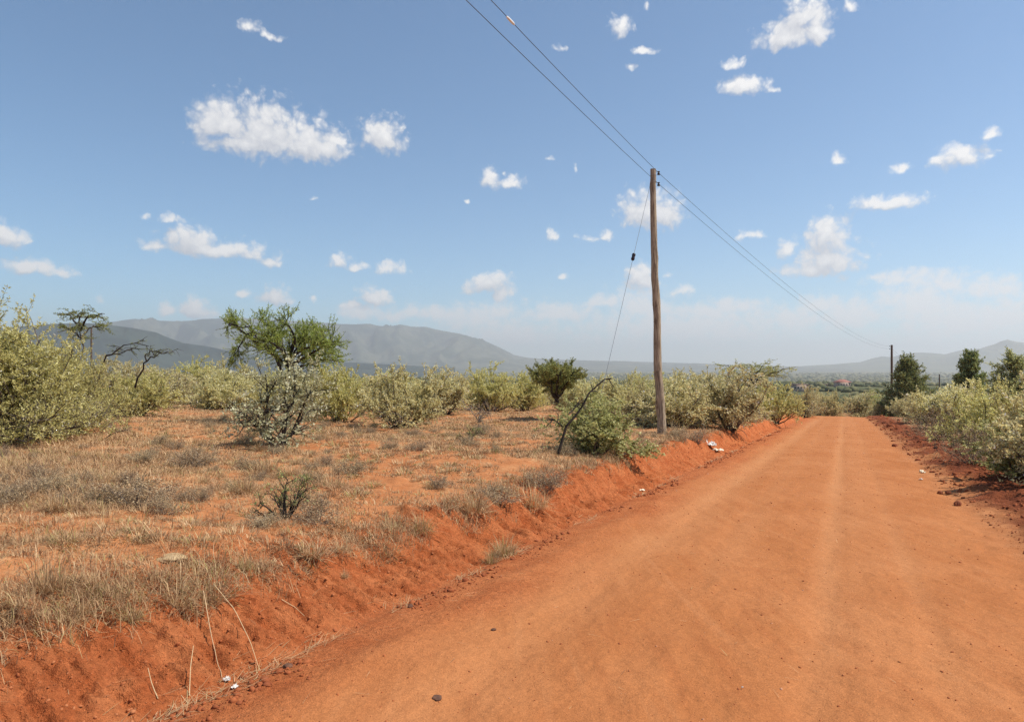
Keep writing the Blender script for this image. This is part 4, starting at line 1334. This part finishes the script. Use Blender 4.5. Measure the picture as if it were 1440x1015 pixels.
M_STEEL = plain_mat('galvanised steel', (0.25, 0.25, 0.26), (0.36, 0.36, 0.37), 30.0, 0.45, 0.7)
M_WIRE = plain_mat('dull conductor', (0.07, 0.075, 0.09), (0.10, 0.105, 0.12), 30.0, 0.55, 0.3)
M_WHITE = plain_mat('white plastic', (0.72, 0.72, 0.70), (0.85, 0.85, 0.84), 12.0, 0.4)

pb = at(930, 610)
LP = float(pb[1])
def pt(px, py, l): return np.array([(px - 720) / F * l, l, (515 - py) / F * l])
top = pt(918.5, 238, LP)
axis_px = [(931, 614), (930.5, 600), (929, 560), (926, 520), (924, 470), (922.5, 420), (920.5, 380), (920, 330), (919.5, 290), (918.5, 238)]
pp = np.array([pt(a, b_, LP) for a, b_ in axis_px])
rad_px = np.array([6.2, 6.0, 5.7, 5.5, 5.2, 5.0, 4.8, 4.5, 4.2, 3.9])
uu = np.linspace(0, 1, 90)
idx = np.linspace(0, 1, len(pp))
sp = np.stack([np.interp(uu, idx, pp[:, c]) for c in range(3)], -1)
for _ in range(6): sp[1:-1] = (sp[:-2] + sp[1:-1] * 2 + sp[2:]) / 4
sp[1:-4, 0] += 0.055 * fbm(sp[1:-4, 2] * 0.55, sp[1:-4, 2] * 0 + 2.0, 511, 3)
sp[0, 2] -= 0.3
rad = np.interp(uu, idx, rad_px) / F * LP
pole = empty('utility_pole', tuple(pb), 'tall weathered wooden pole with a crooked trunk on the bank, nearest of the line', 'utility pole', 'poles of the power line')
mb = MB()
nS = 20
ang = np.arange(nS) * 2 * math.pi / nS
vv = []
for i_, (c, r) in enumerate(zip(sp, rad)):
    w = 1 + 0.07 * vnoise(ang * 0 + np.cos(ang) * 2.2 + np.sin(ang) * 1.3, c[2] * 0.5 + np.sin(ang) * 2, 501) + 0.09 * np.maximum(0, vnoise(np.cos(ang) * 1.5 + 4, c[2] * 2.6 + np.sin(ang), 503)) ** 2 * 3
    vv.append(np.stack([c[0] + np.cos(ang) * r * w, c[1] + np.sin(ang) * r * w, np.full(nS, c[2])], -1))
vv = np.array(vv).reshape(-1, 3) - pb
i0 = np.arange(len(sp) - 1)[:, None] * nS
j0 = np.arange(nS)[None, :]
q = np.stack([i0 + j0, i0 + (j0 + 1) % nS, i0 + nS + (j0 + 1) % nS, i0 + nS + j0], -1).reshape(-1, 4)
mb.add(vv, q)
mb.add(np.vstack([vv[-nS:], vv[-nS:].mean(0) + [0, 0, 0.01]]), t=[(nS, j_, (j_ + 1) % nS) for j_ in range(nS)])
mb.build('post', M_POLE, pole, True)
mb = MB()
for yy in (246.5, 256):
    c = pt(918.7, yy, LP) - pb
    a = np.linspace(0, 2 * math.pi, 25)
    rr_ = 4.05 / F * LP
    mb.tube(np.stack([c[0] + np.cos(a) * rr_, c[1] + np.sin(a) * rr_, np.full(25, c[2])], -1), 0.008, 5, cap=False)
mb.build('strap', M_STEEL, pole)


def lathe(mb, prof, c, n=14):
    ang_ = np.arange(n) * 2 * math.pi / n
    v = np.array([[c[0] + r * math.cos(a_), c[1] + r * math.sin(a_), c[2] + z] for r, z in prof for a_ in ang_])
    m_ = len(prof)
    i_ = np.arange(m_ - 1)[:, None] * n
    j_ = np.arange(n)[None, :]
    mb.add(v, np.stack([i_ + j_, i_ + (j_ + 1) % n, i_ + n + (j_ + 1) % n, i_ + n + j_], -1).reshape(-1, 4))


INS = []
for yy in (243.5, 259):
    c = pt(926.3, yy, LP + 0.02)
    INS.append(c)
    mb = MB()
    a = c - pb
    st_px = pt(920.5, yy - 2.2, LP) - pb
    mb.tube([st_px, a + [-.03, 0, .05], a + [0, 0, .05], a + [0, 0, -0.02]], 0.011, 6)
    br_ = mb.build('bracket', M_STEEL, pole)
    mb = MB()
    lathe(mb, [(0.0, 0.055), (0.03, 0.05), (0.036, 0.03), (0.024, 0.012), (0.024, -0.002), (0.042, -0.015), (0.046, -0.05), (0.03, -0.058), (0.0, -0.058)], a)
    mb.build('insulator', M_PORC, br_, True)


def simple_pole(p, h, r, label, name='utility_pole', lean=(0, 0), ins=True, group='poles of the power line'):
    o = empty(name, tuple(p), label, 'utility pole', group)
    m = MB()
    zz = np.linspace(-0.3, h, 14)
    m.tube(np.stack([lean[0] * zz, lean[1] * zz, zz], -1), np.linspace(r, r * 0.72, 14), 12)
    m.build('post', M_FARPOLE, o, True)
    tips = []
    for k_, dz in enumerate((0.16, 0.50)):
        a = np.array([-(r + 0.09) if ins else 0, 0.0, h - dz])
        tips.append(np.asarray(p) + a)
        if ins:
            m = MB()
            m.tube([[-r * 0.7, 0, h - dz + 0.05], a + [0, 0, 0.05], a + [0, 0, -0.02]], 0.014, 5)
            bk = m.build('bracket', M_STEEL, o)
            m = MB()
            lathe(m, [(0, 0.055), (0.035, 0.05), (0.028, 0.0), (0.05, -0.03), (0, -0.06)], a, 10)
            m.build('insulator', M_PORC, bk, True)
    return tips


l2 = 90.0
p2 = on((1254 - 720) / F * l2, l2)
T2 = simple_pole(p2, (515 - 485) / F * l2 - p2[2], 0.17, 'straight dark pole beside the dense dark tree, second of the line')
l3 = 165.0
p3 = on((1321 - 720) / F * l3, l3)
T3 = simple_pole(p3, (515 - 526) / F * l3 - p3[2], 0.17, 'thin far pole between the dark tree and the pointed tree', ins=False)
pfl = on((128.5 - 720) / F * 42, 42)
simple_pole(pfl, (515 - 461) / F * 42 - pfl[2], 0.06, 'slender pale post under the flat tiered thorn tree', name='wooden_post', ins=False, group='')


def wire(name, pts_list, r, label, group, mat=M_WIRE):
    m = MB()
    m.tube(np.vstack(pts_list), r, 6, cap=False)
    o = empty(name, tuple(pts_list[0][-1]), label, 'power line', group)
    c = m.build('conductor', mat, o)
    c.location = -o.location
    return o


d = np.array([-SP, -CP])
for k_, (ins, tgt_px) in enumerate(((INS[0], 690), (INS[1], 655))):
    # incoming span: comes from behind the camera, parallel to the road
    g = (tgt_px - 720) / F
    q_ = (ins[0] - g * ins[1]) / (SP / CP - g)          # forward distance given up when the photo's top edge is reached
    kk = q_ / CP
    ztop = 0.515 * (ins[1] - q_)
    c2 = 0.0008
    a1 = (ztop - ins[2]) / kk - c2 * kk
    ks = np.linspace(72, 0, 60)
    span0 = np.stack([ins[0] - SP * ks, ins[1] - CP * ks, ins[2] + a1 * ks + c2 * ks ** 2], -1)
    tip = T2[k_]
    uu = np.linspace(0, 1, 60)[1:]
    span1 = ins[None] + (tip - ins)[None] * uu[:, None]
    span1[:, 2] -= 4 * 1.15 * uu * (1 - uu)
    tip3 = T3[k_]
    uu = np.linspace(0, 1, 40)[1:]
    span2 = tip[None] + (tip3 - tip)[None] * uu[:, None]
    span2[:, 2] -= 4 * 1.3 * uu * (1 - uu)
    o = wire('power_line', [span0, span1, span2], 0.0058, ('upper' if k_ == 0 else 'lower') + ' of the two wires strung over the pole insulators' + (', with a white sleeve' if k_ == 0 else ''), 'wires of the power line')
    if k_ == 0:
        px_ = np.abs(720 + F * span0[:, 0] / np.maximum(span0[:, 1], 0.1) - 718)
        q_ = (ins[0] - (-0.002) * ins[1]) / (SP / CP + 0.002)
        kc = q_ / CP
        ks = np.linspace(kc - 0.16, kc + 0.16, 8)
        m = MB()
        m.tube(np.stack([ins[0] - SP * ks, ins[1] - CP * ks, ins[2] + a1 * ks + c2 * ks ** 2], -1), [0.008, 0.02, 0.022, 0.022, 0.022, 0.022, 0.02, 0.008], 8)
        sl_o = m.build('sleeve', M_WHITE, o, True)
        sl_o.location = -o.location

anchor = at(832, 612)
g0 = pt(914.5, 259, LP + 0.0)
sty = empty('stay_wire', tuple(anchor), 'thin steel stay slanting from the near pole down into the sage green shrub', 'stay wire')
m = MB()
u_ = np.linspace(0, 1, 30)
ln = anchor[None] + (g0 - anchor)[None] * u_[:, None]
m.tube(ln - anchor, 0.006, 5)
m.build('cable', M_STEEL, sty)
f_ = 1 - (371 - 259) / (612 - 259)
ic = anchor + (g0 - anchor) * f_ - anchor
dd_ = unit(g0 - anchor)
m = MB()
tt = np.array([-0.11, -0.10, -0.06, -0.02, 0.02, 0.06, 0.10, 0.11])
m.tube(ic[None] + dd_[None] * tt[:, None], [0.02, 0.045, 0.055, 0.045, 0.045, 0.055, 0.045, 0.02], 12)
m.build('strain_insulator', M_PORC, sty, True)

# ------------------------------------------------------------------ litter and stones
M_STONE = plain_mat('pale stone', (0.36, 0.23, 0.115), (0.47, 0.34, 0.19), 9.0, 0.9, bump=0.4)
M_CLODBIG = plain_mat('dark soil clod', (0.16, 0.05, 0.024), (0.30, 0.095, 0.04), 18.0, 0.95, bump=0.6)
M_DSTONE = plain_mat('dark stone', (0.09, 0.045, 0.03), (0.18, 0.085, 0.05), 14.0, 0.9, bump=0.4)
M_DUSTY = plain_mat('dusty white plastic', (0.52, 0.44, 0.38), (0.78, 0.76, 0.73), 25.0, 0.6)
M_CARD = plain_mat('cream scrap', (0.72, 0.62, 0.45), (0.80, 0.72, 0.56), 9.0, 0.8)


def stone(px, py, w, h, mat, label, name='stone', seed=1, group=None, flat=0.5, sink=0.3):
    p = at(px, py)
    l = p[1]
    r_ = np.random.default_rng(seed)
    v, f = ico()
    for _ in range(3): v, f = ico_sub(v, f)
    dsp = 1 + 0.22 * vnoise(v[:, 0] * 1.6 + v[:, 2], v[:, 1] * 1.6 - v[:, 2] + seed, seed) + 0.08 * vnoise(v[:, 0] * 5 + v[:, 2] * 3, v[:, 1] * 5, seed + 7)
    sx = w / F * l * 0.5
    vv_ = v * dsp[:, None] * np.array([sx, sx * 0.8, sx * flat])
    vv_[:, 2] += sx * flat * (1 - 2 * sink)
    m = MB()
    m.add(vv_, t=f)
    o = m.build(name, mat, None, True)
    o.location = tuple(p)
    o.rotation_euler.z = r_.uniform(0, 6)
    return tag(o, label, 'stone', group)


stone(240, 786, 40, 16, M_STONE, 'pale yellowish flat stone lying on the field near the bank lip', seed=3, flat=0.25, sink=0.4)
stone(614, 981, 17, 8, M_DSTONE, 'dark stone sunk in the near road surface', seed=5, flat=0.3, sink=0.42)
stone(694, 886, 8, 5, M_DSTONE, 'small dark stone near the left edge of the road', seed=7)
stone(577, 853, 9, 8, M_DSTONE, 'small dark stone in the furrow at the foot of the bank', seed=9)
stone(404, 938, 14, 9, M_DSTONE, 'dark stone beside the pale straw at the nearest foot of the bank', seed=11)
stone(1258, 628, 8, 6, M_CLODBIG, 'dark red clod at the right edge of the road', name='clod', seed=13, flat=0.7)
for i_, (a, b_, w_) in enumerate(((1333, 694, 10), (1322, 694, 9), (1347, 711, 14), (1288, 585, 10), (1250, 600, 9))):
    stone(a, b_, w_ * .8, w_ * .6, M_CLODBIG, ('right of two dark clods side by side on the right verge', 'left of two dark clods side by side on the right verge', 'dark clod with grass stuck to it on the right verge', 'dark clod beneath the dry brown shrub', 'dark clod at the far right edge of the road')[i_], name='clod', seed=21 + i_, group='dark clods on the right verge', flat=0.8)


def scrap(px, py, w, h, mat, label, name, cat, seed, group=None, lift=0.01):
    """crumpled thin sheet lying on the ground, with real thickness"""
    p = at(px, py)
    l = p[1]
    W, D = w / F * l, h / F * l
    r_ = np.random.default_rng(seed)
    n_ = 9
    gx, gy = np.meshgrid(np.linspace(-.5, .5, n_), np.linspace(-.5, .5, n_))
    gx = gx + r_.normal(0, 0.02, gx.shape)
    rim = 1 - 0.3 * np.abs(vnoise(np.arctan2(gy, gx) * 1.3, gx * 0, seed)) * np.hypot(gx, gy) * 2
    zt = lift + D * 0.8 * np.abs(fbm(gx * 3.1 + 5, gy * 3.1, seed, 3))
    vt = np.stack([gx * W * rim, gy * W * 0.8 * rim, zt], -1).reshape(-1, 3)
    nn = n_ * n_
    i_ = np.arange(n_ - 1)[:, None] * n_
    j_ = np.arange(n_ - 1)[None, :]
    q_ = np.stack([i_ + j_, i_ + j_ + 1, i_ + n_ + j_ + 1, i_ + n_ + j_], -1).reshape(-1, 4)
    m = MB()
    m.add(vt, q_)
    m.add(vt - [0, 0, 0.002], q_[:, ::-1])
    o = m.build(name, mat)
    o.location = tuple(p)
    o.rotation_euler.z = r_.uniform(0, 6)
    return tag(o, label, cat, group)


GL = 'bits of litter beside the road'
scrap(999, 628, 16, 16, M_DUSTY, 'crumpled white plastic bag on the bank right of the near pole', 'plastic_bag', 'litter', 3, GL)
scrap(1010, 634, 14, 6, M_CARD, 'pale scrap lying just below the white plastic bag', 'scrap', 'litter', 5, GL)
scrap(1297, 665, 7, 8, M_CARD, 'cream scrap on the dark soil of the right verge', 'scrap', 'litter', 7, GL)
scrap(1295, 675, 6, 4, M_DUSTY, 'white scrap lying just below the cream one on the right verge', 'scrap', 'litter', 9, GL)
scrap(319, 958, 12, 9, M_DUSTY, 'white scrap in the straw at the nearest foot of the bank', 'scrap', 'litter', 11, GL)
scrap(330, 968, 11, 6, M_DUSTY, 'flat white scrap at the edge of the road beside the other one', 'scrap', 'litter', 13, GL)
scrap(1044, 969, 3, 3, M_DUSTY, 'tiny white scrap on the near road surface', 'scrap', 'litter', 15, GL)
scrap(903, 690, 10, 4, M_CARD, 'pale scrap at the foot of the steep bank', 'scrap', 'litter', 17, GL)

# ------------------------------------------------------------------ far houses
M_ROOF = plain_mat('red roofing', (0.30, 0.12, 0.09), (0.36, 0.15, 0.115), 0.6, 0.7)
M_WALL = plain_mat('plastered wall', (0.38, 0.28, 0.23), (0.46, 0.35, 0.29), 0.5, 0.9)
M_GLASS = plain_mat('dark panes', (0.02, 0.022, 0.026), (0.035, 0.038, 0.044), 2.0, 0.15)
M_DROOF = plain_mat('dull brown roofing', (0.085, 0.055, 0.05), (0.14, 0.09, 0.08), 0.4, 0.8)


def house(px, lam_, wpx, topy, wallh, label, roofm, hip=True, rz=0.0, nw=5):
    x_ = (px - 720) / F * lam_
    p = on(x_, lam_)
    W = wpx / F * lam_
    D = W * 0.7
    topz = (515 - topy) / F * lam_
    rh = 0.19 * W if hip else 0.06 * W
    wt_ = topz - rh - p[2]
    o = empty('house', (p[0], p[1], p[2]), label, 'house', None, rz)
    m = MB(); m.box(-W * .43, W * .43, -D * .43, D * .43, -1.0, wt_); m.build('wall', M_WALL, o)
    m = MB()
    e = wt_ + 0.003
    k_ = 0.28 if hip else 0.5
    v = [(-W / 2, -D / 2, e), (W / 2, -D / 2, e), (W / 2, D / 2, e), (-W / 2, D / 2, e), (-W / 2, -D / 2, e + .2), (W / 2, -D / 2, e + .2), (W / 2, D / 2, e + .2), (-W / 2, D / 2, e + .2), (-W * k_ * .6, 0, e + rh), (W * k_ * .6, 0, e + rh)]
    m.add(v, [(0, 3, 2, 1), (0, 1, 5, 4), (1, 2, 6, 5), (2, 3, 7, 6), (3, 0, 4, 7), (4, 5, 9, 8), (6, 7, 8, 9)], [(5, 6, 9), (7, 4, 8)])
    m.build('roof', roofm, o)
    for i_ in range(nw):
        xx = -W * .36 + W * .72 * i_ / (nw - 1)
        for fl in range(1 if wt_ < 4.5 else 2):
            z0 = wt_ - 2.3 - fl * 2.9
            m = MB(); m.box(xx - .55, xx + .55, -D * .43 - .06, -D * .43 - .003, z0, z0 + 1.3)
            w_ = m.build('window', M_WHITE, o)
            m = MB(); m.box(xx - .47, xx + .47, -D * .43 - .075, -D * .43 - .062, z0 + .08, z0 + 1.22)
            m.build('pane', M_GLASS, w_)
    return o


house(1184, 560, 21, 533.5, 3, 'small far house with a red hipped roof beyond the road end', M_ROOF)
house(1124, 430, 24, 539.5, 3, 'low far building with a dull brown roof, left of the red roofed house', M_DROOF, False)
house(1162, 640, 22, 539.0, 3, 'dark low outbuilding close to the left of the red roofed house', M_DROOF, False)

# ------------------------------------------------------------------ haze
HZ = bpy.data.materials.new('valley haze')
HZ.use_nodes = True
ht = HZ.node_tree
ht.nodes.clear()
pv = nd(ht, 'ShaderNodeVolumePrincipled')
pv.inputs['Color'].default_value = (0.89, 0.89, 0.925, 1)
pv.inputs['Density'].default_value = 1.05e-4
pv.inputs['Anisotropy'].default_value = 0.36
hout = nd(ht, 'ShaderNodeOutputMaterial')
ht.links.new(pv.outputs[0], hout.inputs['Volume'])
mb = MB()
zmin = min(float(GV[:, 2].min()), -75.0) - 1.0
mb.box(-27000, 27000, -27000, 27000, zmin, 820)
hz = mb.build('haze', HZ)
tag(hz, 'pale dusty haze lying over the valley', 'haze', kind='stuff')
print('terrain zmin', zmin, 'max', GV[:, 2].max(), 'pole', pb, 'objects', len(bpy.data.objects))
